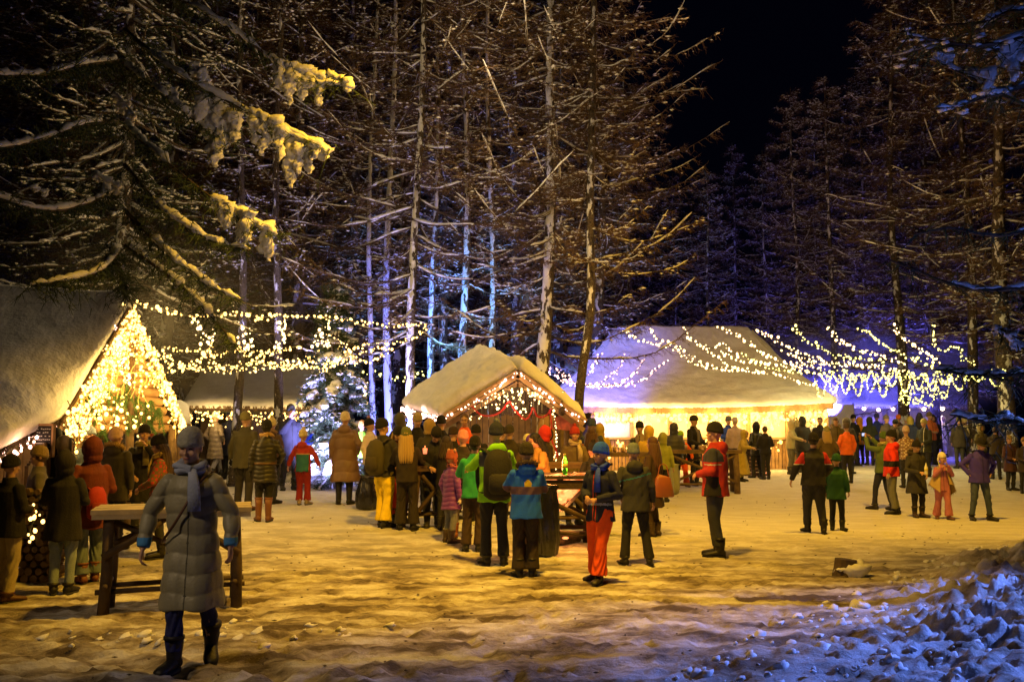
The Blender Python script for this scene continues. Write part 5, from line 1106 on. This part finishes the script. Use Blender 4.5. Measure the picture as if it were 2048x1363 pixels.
person('person in purple beanie just behind the mustard-tan coat', 1064, 866, -60, d=16.4, t=BK, hat=(.14, .04, .45), arms='front')
person('person in bright red hood under the tinsel by the right post', 1089, 848, 120, d=17.2, t=(.03, .02, .02), hood=(.60, .03, .03), arms='front', nod=15)
person('woman in red pompom beanie and grey-brown jacket turned to the camera by the right post', 1147, 842, 20, d=17.2, t=(.14, .10, .06), hat=(.38, .03, .025), pom=(.38, .03, .025), scarf=(.45, .36, .25), arms='hold', turn=-15)
person('person in orange-brown jacket with a white stripe, back turned, right of the red beanie', 1184, 850, 175, d=17.8, t=(.30, .11, .04), hair=(.07, .03, .02), long=.1, arms='table', pn=[((.6, .55, .45), lambda x, y, z: (z > 1.10) & (z < 1.16)), ((.03, .02, .02), lambda x, y, z: z < 1.10)])
person('person in navy beanie behind the orange-brown jacket', 1182, 834, 175, d=21, t=(.04, .05, .08), hat=(.04, .06, .14), arms='front')
person('person in mustard hooded cape right of the grill hut, in front of the hall wall', 1199, 843, 180, d=24, t=(.50, .34, .05), hood=(.50, .34, .05), arms='front')
person('person in dark pompom beanie half hidden behind the boy in the blue beanie', 1183, 874, -150, d=15.4, t=BK, hat=BK, pom=BK, arms='front')
person('boy in bright blue beanie, navy jacket with red zip and orange ski trousers', 1202, 881, -38, fy=1163, t=(.012, .016, .045), hem=.78, leg=(.85, .10, .01), boot=BK, bk='low', hat=(.015, .09, .75), scarf=(.02, .06, .60), arms=(((.25, -.02, 1.13), (.06, -.22, 1.04)), ((.25, -.02, 1.13), (.06, -.24, 1.06))), legs='step', turn=-15, kid=.2, flare=.03, lw=1.15,
       pn=[((.55, .04, .02), lambda x, y, z: (np.abs(np.abs(x)-.018) < .007) & (y < -.05) & (z < 1.42)), ((.30, .38, .75), lambda x, y, z: (z > .98) & (z < 1.01) & (y < 0))])
person('man in grey-blue pompom beanie, dark grey jacket with a teal piping line and black trousers', 1272, 872, 184, fy=1129, t=(.035, .037, .040), hem=.78, leg=(.012, .012, .014), boot=BK, bk='low', hat=(.14, .18, .24), pom=(.03, .03, .035), arms='pockets', legs='apart', flare=.02, wd=1.1, hooddown=1, pn=[((.02, .20, .28), lambda x, y, z: (np.abs(z-1.27+.25*x) < .007) & (y > 0))])
person('woman with wavy brown hair and long dark brown coat carrying a brown shopping bag', 1306, 870, -125, fy=1072, t=(.045, .025, .016), hem=.52, leg=(.05, .03, .02), boot=(.05, .03, .02), hair=(.09, .04, .02), long=.25, arms='down')
person('laughing man in black beanie and beige jacket by the cup table', 1281, 840, -25, d=23.5, t=(.26, .19, .12), hat=BK, arms='hold', lean=.05)
person('person in mustard yellow hooded coat, back turned, right of the laughing man', 1296, 848, 180, d=22.5, t=(.62, .40, .05), hood=(.62, .40, .05), hem=.55, arms='front', wd=1.1)
person('person in yellow-green hood by the cup table', 1322, 862, 170, d=24, t=(.28, .30, .05), hood=(.30, .30, .08), arms='pockets')
# ---- before the hall
person('person in dark grey puffer coat with big hood, back turned, at the right cup table', 1347, 842, 185, d=27, t=(.07, .07, .075), hem=.72, quilt=.11, hood=(.07, .07, .075), arms='hold', puff=1.15)
person('man in open black coat and flat dark cap at the right cup table', 1386, 828, 45, d=28, t=BK, hem=.62, hat=(.03, .03, .03), arms='hold', wd=1.1, pn=[((.14, .11, .07), lambda x, y, z: (np.abs(x) < .06) & (y < -.05))])
person('child in orange and black ski suit and lime beanie drinking from a cup', 1363, 860, 2, fy=973, t=(.85, .13, .01), leg=(.90, .11, .015), boot=BE, bk='low', hat=(.32, .60, .02), arms=('out', 'mouth'), kid=.5, flare=.03, lw=1.2, legs='apart', pn=[(BK, lambda x, y, z: (z < 1.10) & (z > .7) & (np.abs(x) < .24)), ((.22, .20, .10), lambda x, y, z: (z >= 1.10) & (x > .04) & (z < 1.30) & (x < .16) & (y < 0))])
person('man in dark red and navy jacket and black beanie standing alone, seen from the side', 1433, 840, -112, fy=1113, t=(.40, .022, .02), hem=.80, leg=(.03, .035, .055), boot=BK, hat=(.016, .015, .015), arms=('front', 'pockets'), turn=20, wd=1.18, hooddown=1, lw=1.1,
       pn=[((.03, .035, .06), lambda x, y, z: (z > 1.24) & (z < 1.42) & (np.abs(x) > .10)), (BK, lambda x, y, z: (z < 1.06) & (np.abs(x) > .18) & (z > .8)), ((.45, .48, .55), lambda x, y, z: (np.abs(z-1.21) < .012) & (np.abs(x) > .14))])
person('man in blue jacket carrying a small child before the hall', 1455, 830, 25, d=31, t=(.02, .06, .42), hat=(.10, .11, .13), arms='fold', leg=GY)
person('toddler in pale grey-brown suit carried by the man in the blue jacket', 1467, 832, 180, d=30.7, t=(.36, .27, .22), hat=(.40, .33, .28), arms='front', H=1)
person('stooping person in mustard robe-like coat with long hem, left of the black beanie child', 1484, 858, 60, fy=962, t=(.45, .33, .05), hem=.25, hood=(.45, .33, .05), arms='table', lean=.18, leg=(.6, .48, .1), wd=1.1)
person('child in black beanie and dark patterned waistcoat next to the mustard robe', 1493, 862, -60, fy=950, t=(.05, .04, .03), hat=BK, kid=.4, arms='front')
person('person in shiny black puffer jacket with hood, back turned, beside two dark crates', 1514, 841, 200, fy=955, t=(.016, .016, .014), hem=.72, quilt=.10, hood=BK, arms='front', leg=BK)
person('dark figure half hidden behind the shiny black puffer jacket', 1528, 850, 190, d=29.5, t=BK, hair=HR, arms='front')
person('slim man in dark speckled jumper with beige hood standing side-on before the hall wall', 1558, 828, 95, fy=936, t=(.03, .03, .04), hood=(.60, .42, .2), hem=.82, arms='hold', leg=BK, boot=(.12, .05, .03), wd=.9, pn=[((.40, .30, .28), lambda x, y, z: (np.sin(x*60)*np.sin(z*70) > .55) & (z < 1.4))])
person('person in cream hooded jacket bending forward, right of the speckled jumper', 1582, 838, 60, fy=948, t=(.45, .40, .20), hood=(.50, .42, .22), arms='table', lean=.12, leg=(.14, .13, .09))
person('burly person in black hooded coat with hood up, back turned, before the hall corner', 1606, 830, 183, fy=945, t=(.020, .018, .016), hem=.68, hood=(.020, .018, .016), arms='pockets', wd=1.2)
person('person in small olive hood between the cream jacket and the black hooded coat', 1589, 834, 170, d=33.5, t=OL, hood=OL, arms='front')
person('woman in black and red panelled jacket with dark bun, back turned, arm held out', 1630, 862, 178, fy=1066, t=(.016, .016, .020), hem=.84, leg=(.018, .020, .035), boot=BK, bk='boot', hair=(.02, .014, .01), hat=BK, arms=('out', 'pockets'), lw=1.2, wd=1.15, legs='step', pn=[((.45, .02, .03), lambda x, y, z: (np.abs(x) > .17) & (z > 1.22)), ((.5, .5, .5), lambda x, y, z: (np.abs(x) > .18) & (np.abs(z-1.21) < .01))])
person('child in dark green jacket and green beanie beside the black and red jacket', 1675, 905, 150, fy=1061, t=(.015, .09, .03), hem=.74, leg=(.015, .013, .013), boot=BK, hat=(.015, .09, .04), arms='down', kid=.35, wd=1.1, turn=40)
person('man with short brown hair talking near the violet tarp', 1637, 832, -20, d=31, t=BK, hair=(.08, .04, .02), arms='hold', nod=10)
person('grey-haired person just left of the talking brown-haired man', 1624, 834, 30, d=33, t=(.12, .13, .16), hair=(.30, .28, .26), arms='front')
person('woman in olive bobble-free beanie and short brown jacket, back turned, light skirt hem', 1656, 850, 182, fy=975, t=(.11, .075, .03), hat=(.28, .28, .12), hair=BL, long=.15, arms='pockets', leg=(.05, .04, .04), boot=BR, pn=[((.6, .5, .35), lambda x, y, z: z < .86)])
person('man with brown hair looking down in olive parka with fur hood', 1671, 832, -10, d=29.5, t=(.10, .08, .03), hair=(.09, .045, .02), fur=(.30, .22, .10), arms='hold', nod=25)
person('person in neon orange jacket half hidden behind the dark hooded coat', 1690, 843, 190, d=28.5, t=(.85, .16, .03), hat=(.08, .06, .04), arms='pockets')
person('tall person in long dark hooded coat pointing right, left of the yellow-orange parka', 1697, 832, 150, fy=947, t=(.035, .028, .022), hem=.5, hood=(.07, .05, .035), arms='hold', leg=BK)
person('person in bright yellow-orange parka with fur hood, back turned', 1721, 832, 180, fy=928, t=(.85, .38, .02), hem=.74, hood=(.85, .38, .02), fur=(.45, .40, .15), arms='front', leg=(.03, .03, .04), wd=1.3, puff=1.1)
person('person in black beanie peering out behind the yellow-orange parka', 1704, 827, 20, d=35.5, t=BK, hat=BK, arms='front')
person('person in dark green hood right behind the yellow-orange parka', 1736, 831, 170, d=36, t=(.04, .05, .03), hood=(.04, .05, .03), arms='front')
person('person in blue jacket and grey cap deep in the crowd left of the two trunks', 1752, 825, 175, d=39, t=(.05, .09, .35), hat=(.10, .12, .2), arms='front')
person('man in grey beanie and patterned winter jacket facing the camera in the crowd', 1772, 828, 10, d=34, t=(.10, .08, .07), hat=(.16, .13, .11), arms='front', pn=[((.40, .12, .08), lambda x, y, z: (z > 1.15) & (z < 1.20))])
person('woman in black beanie looking down in dark jacket, right of the patterned jacket', 1788, 836, -20, d=31, t=(.03, .025, .022), hat=BK, arms='hold', nod=15, scarf=(.10, .08, .06))
person('person in neon orange beanie in the crowd', 1794, 827, 170, d=37, t=BR, hat=(.95, .22, .02), arms='front')
person('person in grey-white knitted beanie and pale jacket in the crowd', 1809, 830, 160, d=36, t=(.25, .22, .26), hat=(.45, .45, .45), arms='front')
person('person in mustard hood and navy jacket in the crowd', 1820, 830, 150, d=34.5, t=(.03, .04, .10), hood=(.45, .34, .06), arms='front')
person('small child in cream beanie and flowery jacket in front of the crowd', 1808, 850, 170, d=27.5, t=(.30, .18, .12), hat=(.60, .45, .40), kid=.5, arms='front', pn=[((.7, .6, .5), lambda x, y, z: np.sin(x*55)*np.sin(z*60)*np.sin(y*50+1) > .2)])
person('person with long dark hair and royal blue jacket in the crowd', 1836, 823, 170, d=35, t=(.03, .09, .5), hair=(.03, .025, .04), long=.25, arms='front')
person('person in striped cream and olive beanie and black jacket looking left', 1846, 835, -50, d=30, t=(.03, .035, .025), hem=.74, hat=(.42, .40, .18), arms='hold', pn=[((.5, .5, .4), lambda x, y, z: (np.abs(x-.03) < .01) & (y < 0))])
person('person in brown cap and orange-red jacket behind the tall dark coat', 1858, 822, 10, d=36, t=(.60, .16, .05), hat=(.14, .10, .05), arms='front')
person('tall person in long black coat with hood up standing face-on in the crowd', 1870, 827, 5, fy=928, t=(.022, .018, .016), hem=.55, hood=(.05, .03, .02), arms='pockets', wd=1.2, leg=BK)
person('woman in cream coat with white hood right of the tall black coat', 1889, 829, -20, fy=914, t=(.60, .52, .28), hem=.6, hood=(.62, .56, .40), arms='down', leg=(.5, .45, .3), boot=BK)
person('person in olive beanie and dark brown jacket, back turned, left of the balaclava', 1914, 832, 175, d=33, t=(.045, .035, .022), hat=(.16, .15, .07), hem=.74, arms='pockets', leg=(.05, .05, .04), wd=1.1)
person('person in beige balaclava and dark jacket with tan shoes', 1931, 834, 10, fy=936, t=(.035, .028, .022), hat=(.40, .33, .18), scarf=(.45, .38, .25), boot=(.40, .25, .12), bk='low', hem=.74, arms='pockets')
person('person in pale hood and camouflage-like jacket behind the man in blue', 1958, 845, 20, d=30, t=(.12, .11, .05), hood=(.35, .30, .16), arms='front')
person('person in dark red-brown coat among the bushes near the right edge', 2013, 868, 10, d=27, t=(.07, .03, .04), hat=(.28, .22, .12), arms='hold', hem=.6)
person('person in dark jacket raising a hand near the right edge', 1985, 852, 160, d=29, t=(.05, .04, .03), hair=HR, arms=('mouth', 'down'))
person('person in dark coat cut by the right edge', 2042, 872, -10, d=26.5, t=(.04, .03, .03), hat=(.30, .2, .12), arms='hold', hem=.66)
# ---- right front row
p94 = person('woman in green beanie and green jumper holding up a phone to take a picture', 1768, 860, -150, fy=1019, t=(.10, .15, .05), hem=.84, leg=(.02, .022, .05), boot=(.03, .025, .02), bk='low', hat=(.06, .11, .03), scarf=(.40, .36, .14), arms=(((.20, -.25, 1.40), (.10, -.40, 1.62)), ((.20, -.25, 1.40), (.06, -.42, 1.62))), legs='step', lean=-.08, lw=.95)
person('man in bright red jacket with a black band and grey trousers, side-on', 1786, 857, -110, fy=1028, t=(.75, .035, .015), hem=.80, leg=(.17, .17, .15), boot=BK, bk='low', hat=BK, arms='down', wd=1.1, lw=1.12, hooddown=1, pn=[(BK, lambda x, y, z: (np.abs(z-1.06) < .06)), (BK, lambda x, y, z: (np.abs(x) < .07) & (y > .08) & (z < 1.1))])
p96 = person('woman in dark grey coat and fluffy black hat holding a white bottle', 1836, 872, 10, fy=1034, t=(.035, .033, .036), hem=.56, leg=BK, boot=(.05, .03, .025), bk='boot', hat=BK, pom=(.06, .04, .02), fur=(.05, .035, .02), arms='hold', nod=18, legs='close', wd=1.1)
girl = person('girl in white knitted earflap hat, beige fringed shawl and pink snow trousers', 1887, 903, -5, fy=1038, t=(.42, .14, .22), hem=.78, leg=(.45, .15, .20), boot=(.12, .05, .05), bk='low', hat=(.75, .70, .58), ears='flaps', kid=.75, arms='mouth', legs='step', flare=.035, lw=1.2)
mb = MB(); v = []; f = []; NA, NZ = 30, 12   # the shawl: a draped sheet
for j in range(NZ+1):
    u = j/NZ
    for i in range(NA+1):
        a = -2.75+5.5*i/NA; z = 1.42-u*(.62+.16*sin(a*1.5+.6)); r_ = .13+.17*u+.02*sin(a*7+u*3)*u
        v.append((sin(a)*r_*1.12, cos(a)*r_*.85+.01, z))
K = NA+1; m0 = len(v); v += [(p[0]*.97, p[1]*.97, p[2]) for p in v]
for j in range(NZ):
    for i in range(NA): q_ = j*K+i; f.append((q_, q_+1, q_+K+1, q_+K)); f.append((m0+q_, m0+q_+K, m0+q_+K+1, m0+q_+1))
mb.add((v, f))
for i in range(0, NA+1):
    p = Vector(v[NZ*K+i]); mb.add(spike(p, p+Vector((0, 0, -.07)), .008))
mb.build('shawl', cloth((.42, .30, .14)), girl, True)
person('man in violet-blue jacket, black brimmed hat and jeans with hands in pockets', 1962, 871, 5, fy=1040, t=(.05, .03, .42), hem=.80, leg=(.05, .07, .13), boot=BK, bk='low', hat=BK, brim=1, arms='akimbo', legs='apart', nod=28, wd=1.12, lean=.05)
# ---------------------------------------------------------------- log tables, fire, bags, bottles
def split(mb, name, m, par, nv=27):
    for i in range(0, len(mb.v), nv):
        q = MB(); q.v = mb.v[i:i+nv]; q.f = [tuple(k-i for k in f) for f in mb.f if i <= f[0] < i+nv]; q.m = [0]*len(q.f); q.build(name, m, par, True)
def log_leg(mb, a, b, r, T=None): mb.add(tube([a, Vector(a).lerp(Vector(b), .5)+Vector((.012, .01, 0)), b], [r*1.05, r, r*.95], 9), 0, T)
def table(label, cx, cy, L, Wd, H, rz, splay=0, style='rail', lr=.07, snow=False, mtop=WOOD, lm=WOOD):
    g = gz(cx, cy); o = empty('log_table', (cx, cy, g), rz, label=label, cat='table'); mb = MB(); n = max(3, int(Wd/.2))
    mb.add(box((0, 0, H-.06), (L-.02, Wd-.02, .05)))
    for i in range(n): mb.add(box((rg.uniform(-.015, .015), -Wd/2+Wd*(i+.5)/n, H-.012+rg.uniform(-.003, .003)), (L, Wd/n-.008, .045)))
    mb.build('tabletop', mtop, o)
    for sx in (-1, 1):
        for sy in (-1, 1):
            mb = MB(); log_leg(mb, (sx*(L/2-.13+splay), sy*(Wd/2-.1), -.1), (sx*(L/2-.16), sy*(Wd/2-.1), H-.085), lr); mb.build('leg', lm, o, True)
    mb = MB()
    for sy in (-1, 1):
        y = sy*(Wd/2-.1+.0); log_leg(mb, (-L/2+.05, y-.06*sy, .20), (L/2-.05, y-.06*sy, .23), .025); log_leg(mb, (-L/2+.16, y-.07*sy, .62 if sy > 0 else .9), (0.0, y-.07*sy, .62 if sy < 0 else .9), .028)
    for sx in (-1, 1): log_leg(mb, (sx*(L/2-.15), -Wd/2, .27), (sx*(L/2-.15), Wd/2, .27), .025)
    if style == 'x':
        for s in (-1, 1): log_leg(mb, (s*(L/2-.12), -Wd/2+.05, .25), (-s*(L/2-.2), -Wd/2+.05, H-.15), .035)
    else:
        log_leg(mb, (-L/2+.12, -Wd/2+.04, .55), (-L/2+.65, -Wd/2+.04, H-.12), .035); log_leg(mb, (L/2-.12, -Wd/2+.04, .55), (L/2-.65, -Wd/2+.04, H-.12), .035)
    split(mb, 'brace', lm, o); return o
p0 = on_ground(236, 1232); p1_ = on_ground(462, 1214)
tc = (p0+p1_)/2; tb = table('rough log bar table with pale frosted top behind the striding woman', tc.x-.15, tc.y+.33, (p1_-p0).length+.46, .78, 1.0, math.atan2(p1_.y-p0.y, p1_.x-p0.x), lr=.055, lm=DWOOD, mtop=mat('frosted_planks', (.34, .28, .19), .7, .5, 12, .25, 4))
table('log table with crossed legs left of the child in purple', W(864, 1, 16.6).x, 16.6, .85, .6, 1.0, .5, .08, 'x', .045, mtop=DWOOD, lm=DWOOD)
TG = W(1118, 950, 14.5); ft = empty('fire_table', (TG.x, 14.6, gz(TG.x, 14.6)), 0, label='square log bar table with a glowing steel fire pan in its middle', cat='fire table')
H = 1.0; LX, LY = 1.16, 1.16; mb = MB()
for s in (-1, 1):
    for k in range(2):
        mb.add(box((0, s*(LY/2-.08-.17*k), H), (LX, .16, .05))); mb.add(box((s*(LX/2-.08-.17*k), 0, H+.001), (.16, LY-.70, .048)))
    mb.add(box((0, s*(LY/2-.05), H-.10), (LX-.1, .05, .13))); mb.add(box((s*(LX/2-.05), 0, H-.10), (.05, LY-.22, .13)))
mb.build('tabletop', DWOOD, ft)
for sx in (-1, 1):
    for sy in (-1, 1): mb = MB(); log_leg(mb, (sx*(LX/2-.12), sy*(LY/2-.12), -.1), (sx*(LX/2-.12), sy*(LY/2-.12), H-.04), .085); mb.build('leg', DWOOD, ft, True)
mb = MB()
for sy in (-1, 1): log_leg(mb, (-LX/2, sy*(LY/2-.13), .22), (LX/2, sy*(LY/2-.13), .22), .035); log_leg(mb, (-.05, sy*(LY/2-.02), .62), (LX/2-.1, sy*(LY/2-.02), .36), .035)
log_leg(mb, (-.2, -LY/2-.05, .26), (.25, -LY/2-.05, .22), .035); split(mb, 'brace', DWOOD, ft)
# V-shaped fire pan, open to the front
mb = MB(); a, b_, c_ = Vector((-.36, 0, H-.15)), Vector((.36, 0, H-.15)), Vector((.02, 0, .52))
for q, r_ in ((a, c_), (b_, c_)): mb.add(beam(q+Vector((0, -.30, 0)), r_+Vector((0, -.30, 0)), .03, .045)); mb.add(quad_board(q+Vector((0, -.28, 0)), r_+Vector((0, -.28, 0)), r_+Vector((0, .28, 0)), q+Vector((0, .28, 0)), .012))
mb.add(quad_board(a+Vector((0, .28, 0)), b_+Vector((0, .28, 0)), c_+Vector((.01, .28, 0)), c_+Vector((-.01, .28, 0)), .01)); mb.build('fire_pan', STEEL, ft)
FLAME = bpy.data.materials.new('flames'); FLAME.use_nodes = True; nt = FLAME.node_tree; nb_ = nt.nodes['Principled BSDF']; nb_.inputs['Base Color'].default_value = (0, 0, 0, 1)
n_ = nt.nodes.new('ShaderNodeTexNoise'); n_.inputs['Scale'].default_value = 7; tcn = nt.nodes.new('ShaderNodeTexCoord'); nt.links.new(tcn.outputs['Object'], n_.inputs[0])
cr = nt.nodes.new('ShaderNodeValToRGB'); cr.color_ramp.elements[0].position = .35; cr.color_ramp.elements[0].color = (1, .10, .01, 1); cr.color_ramp.elements[1].position = .6; cr.color_ramp.elements[1].color = (1, .42, .12, 1); nt.links.new(n_.outputs[0], cr.inputs[0]); nt.links.new(cr.outputs[0], nb_.inputs['Emission Color']); nb_.inputs['Emission Strength'].default_value = 1.7; FLAME.cycles.emission_sampling = 'NONE'
mb = MB()
for k in range(16):
    x = rg.uniform(-.24, .26); z0_ = .58+abs(x)*1.0; zt_ = rg.uniform(.78, .88) if k % 5 else 1.05
    y = rg.uniform(-.2, .2); m_ = 7; mb.add(tube([(x+.05*nz(k, i*.5)*i, y, z0_+(zt_-z0_)*i/m_) for i in range(m_+1)], [.05, .10, .12, .11, .09, .06, .035, .006], 8))
mb.build('flames', FLAME, ft, True)
lamp('fire_glow', 'POINT', (TG.x, 14.5, gz(TG.x, 14.6)+.95+.25), (1, .33, .08), 75, .15); lamp('fire_glow', 'POINT', (TG.x, 14.2, gz(TG.x, 14.6)+.62), (1, .33, .08), 40, .1)
mb = MB(); [log_leg(mb, (TG.x-.3+i*.12, 14.3+.1*i, gz(TG.x, 14.4)+.06+.05*(i % 2)), (TG.x+.15+i*.08, 14.7+.1*i, gz(TG.x, 14.6)+.07+.05*(i % 2)), .05) for i in range(4)]; o = mb.build('firewood', BARK, None, True); tag(o, 'loose split logs lying under the fire table', 'firewood')
mb = MB(); mb.add(ell((0, 0, 0), (.05, .05, .02), 8, 5)); o = mb.build('ember', FLAME, None, True, Vector((TG.x+.08, 14.35, gz(TG.x, 14.4)+.14))); tag(o, 'small glowing ember among the logs under the fire table', 'ember')
def bottle(label, p, col, h=.30, r=.04, trans=.6, cap=(.6, .55, .1)):
    o = empty('bottle', p, 0, label=label, cat='bottle'); MB().add(tube([(0, 0, 0), (0, 0, .02), (0, 0, h*.3), (0, 0, h*.62), (0, 0, h*.8), (0, 0, h*.93)], [r*.9, r, r, r, r*.45, r*.35], 14)).build('bottle_body', mat('bottle_'+label[:5], col, .15, trans=trans, coat=.5), o, True)
    MB().add(tube([(0, 0, h*.93), (0, 0, h)], [r*.4, r*.38], 10)).build('cap', mat('cap', cap, .4), o, True)
    MB().add(tube([(0, 0, h*.32), (0, 0, h*.52)], [r*1.02, r*1.02], 14)).build('paper_label', mat('bottle_label', (.65, .60, .15), .5), o, True)
bottle('green soda bottle standing on the fire table', (W(1130, 950, 14.35).x, 14.35, gz(TG.x, 14.6)+H+.027), (.08, .65, .06))
q = attach_world(p96, (-.02, -.42, 1.0)); bottle('white bottle held by the woman in the dark grey coat', q, (.75, .75, .70), .24, .035, 0, (.5, .5, .5))
q = attach_world(p94, (0, -.50, 1.70)); ph = empty('phone', q, p94.rotation_euler.z, label='dark phone held up by the woman in the green jumper', cat='phone'); MB().add(box((0, 0, 0), (.15, .010, .075))).build('phone_case', BK and mat('phone_case', (.02, .02, .025), .3), ph); MB().add(box((0, .0065, 0), (.138, .002, .066))).build('screen', mat('phone_screen', (.2, .25, .4), .3, emit=(.5, .6, 1), es=1.2), ph)
table('narrow log table with paper cups between grey-blue beanie and grill hut', W(1218, 1, 22).x, 22, 1.9, .6, 1.15, 0, 0, 'x', .06)
table('log table with cups behind the child in the orange ski suit', W(1388, 1, 26.5).x, 26.5, 2.0, .7, 1.1, 0, 0, 'x', .08)
table('plank side table behind the fire table', W(1128, 1, 16.4).x, 16.4, 1.1, .5, 1.1, 0, 0, 'x', .05)
def cup(px, d, z, lab):
    x = (px-CX)/F*d; g = gz(x, d); o = empty('paper_cup', (x, d, g+z), 0, label=lab, cat='cup', group='paper cups on the log tables'); MB().add(tube([(0, 0, 0), (0, 0, .11)], [.032, .042], 12)).build('cup_body', mat('paper_cup', (.40, .25, .13), .6), o, True); MB().add(tube([(0, 0, .105), (0, 0, .118)], [.045, .043], 12)).build('lid', mat('cup_lid', (.75, .7, .6), .5), o, True)
for k, px in enumerate((1195, 1228, 1244, 1206)): cup(px, 21.9+.1*(k % 2), 1.163, 'brown paper cup on the narrow log table')
for k, px in enumerate((1370, 1384, 1398, 1408, 1416)): cup(px, 26.4+.1*(k % 2), 1.113, 'brown paper cup on the log table behind the child in orange')
trash_bag('large black bin bag hanging from the fire table beside the child in blue', 1092, 13.5, .95, .155, seed=1); trash_bag('black bin bag between the long brown coat and the yellow trousers', 738, 19.0, .62, .20, seed=3); trash_bag('pale see-through bin bag hanging from the left end of the cup table', 1340, 26.0, .8, .2, seed=5).children[0].data.materials[0] = mat('clear_film', (.30, .30, .22), .3, .5, 9)
# shopping bag
g = on_ground(1326, 1072); o = empty('shopping_bag', (g.x, g.y-.1, g.z+.62), .3, label='brown shopping bag carried by the woman with wavy hair', cat='bag'); LB = mat('brown_leather', (.28, .085, .035), .45, .2, 30)
MB().add(tube([(0, 0, 0), (0, 0, .02), (0, 0, .30), (.01, 0, .34)], [(.17, .05), (.19, .07), (.13, .05), (.10, .02)], 14)).build('bag_body', LB, o, True); MB().add(tube(spline([(-.09, 0, .32), (-.05, 0, .50), (.05, 0, .50), (.10, 0, .32)], 10), .010, 6)).build('handle', LB, o, True)
# lit red cup, crates with lanterns
mb = MB(); p = W(850, 902, 16.1); o = empty('lit_cup', p, 0, label='small red cup glowing in the hands of the man in the pointed beanie', cat='cup'); MB().add(tube([(0, 0, -.04), (0, 0, .05)], [.03, .038], 12)).build('cup_body', mat('glow_red', (.8, .1, .04), .4, emit=(1, .25, .10), es=1.5), o, True); MB().add(ell((0, 0, .065), (.012, .012, .03), 8, 6)).build('flame', FLAME, o, True)
for k, (px, lab) in enumerate(((1507, 'dark slatted crate with a red lantern, left of two behind the shiny black puffer'), (1530, 'dark slatted crate with a red lantern, right of two behind the shiny black puffer'))):
    g = on_ground(px, 952); o = empty('crate', (g.x, g.y+.3, g.z), 0, label=lab, cat='crate'); mb = MB()
    for i in range(7): mb.add(box((0, -.16, .06+i*.11), (.34, .02, .09))); mb.add(box((0, .16, .06+i*.11), (.34, .02, .09))); mb.add(box((-.17, 0, .06+i*.11), (.02, .30, .09))); mb.add(box((.17, 0, .06+i*.11), (.02, .30, .09)))
    mb.add(box((0, 0, .80), (.38, .36, .03))); mb.build('slats', DWOOD, o); MB().add(ell((.02, -.19, .10), (.045, .03, .04), 10, 8)).build('lantern', mat('red_lantern', (1, .2, .1), .3, emit=(1, .28, .12), es=9), o, True)
# ornament and wreath-like lights on the back hut, chunks of snow and litter on the trodden snow
rg2 = random.Random(91)
mb = MB()
def blob(c, r):
    v, f = ell(c, (r, r*rg2.uniform(.7, 1.1), r*rg2.uniform(.35, .8)), 7, 6); s_ = rg2.uniform(0, 50)
    return [q+Vector((1, 1, .7))*(r*.95*nz(q.x*1.0/r+s_, q.y*1.0/r, q.z*1.0/r)) for q in v], f
for k in range(700):
    y = rg2.uniform(6.0, 15); x = bank_edge(y)+abs(rg2.gauss(0, 2.6))-.2
    if x > 13: continue
    r = rg2.choice((.010, .014, .018, .022, .03, .04, .05))*rg2.uniform(.7, 1.3)
    t_ = x-bank_edge(y); z = gz(x, y)+min(1, max(0, t_)/1.6)*.10-r*.15
    mb.add(blob((x, y, z+r*.2), r))
o = mb.build('snow_chunks', SNOW, None, True); tag(o, 'broken lumps of snow strewn over the rough bank', 'snow', kind='stuff')
mb = MB()
for k in range(46):
    x = rg2.gauss(-2.7, .8); y = rg2.gauss(8.6, .25)
    mb.add(blob((x, y, gz(x, y)+.01), rg2.choice((.015, .02, .03, .05))))
o = mb.build('snow_crumbs', SNOW, None, True); tag(o, 'crumbled snow round the feet of the rough log bar table', 'snow', kind='stuff')
mb = MB()
for k in range(450):
    y = rg2.uniform(7, 26); x = rg2.uniform(-.42, .45)*y; mb.add(octa((x, y, gz(x, y)+.012), (rg2.uniform(.008, .03), rg2.uniform(.006, .02), .007)))
o = mb.build('bark_litter', BARK, None); tag(o, 'scattered bits of bark and twigs trodden into the snow', 'litter', kind='stuff')
finish()
# ---------------------------------------------------------------- far stage mist and added glow haze by the left hut
def glow_haze(name, c, r, dens, col):
    m = bpy.data.materials.new('drifting_'+name); m.use_nodes = True; nt = m.node_tree; nt.nodes.remove(nt.nodes['Principled BSDF']); pv = nt.nodes.new('ShaderNodeVolumePrincipled')
    tc = nt.nodes.new('ShaderNodeTexCoord'); ln_ = nt.nodes.new('ShaderNodeVectorMath'); ln_.operation = 'LENGTH'; nt.links.new(tc.outputs['Object'], ln_.inputs[0])
    mr = nt.nodes.new('ShaderNodeMapRange'); mr.inputs[1].default_value = 1; mr.inputs[2].default_value = .1; mr.inputs[3].default_value = 0; mr.inputs[4].default_value = dens; mr.interpolation_type = 'SMOOTHSTEP'
    nt.links.new(ln_.outputs['Value'], mr.inputs[0]); nt.links.new(mr.outputs[0], pv.inputs['Density']); pv.inputs['Color'].default_value = (*col, 1)
    nt.links.new(pv.outputs[0], nt.nodes['Material Output'].inputs['Volume'])
    o = MB().add(ell((0, 0, 0), (1, 1, 1), 24, 16)).build(name, m, None, True, c); o.scale = r; tag(o, kind='stuff')
glow_haze('mist', W(1700, 750, 40), (7.5, 4.0, 2.4), .45, (.9, .9, 1))
glow_haze('glow_haze', W(330, 640, 18), (4.0, 3.0, 2.4), .035, (1, .95, .85))  # added haze volume, stands in for lens glow round the left bulbs
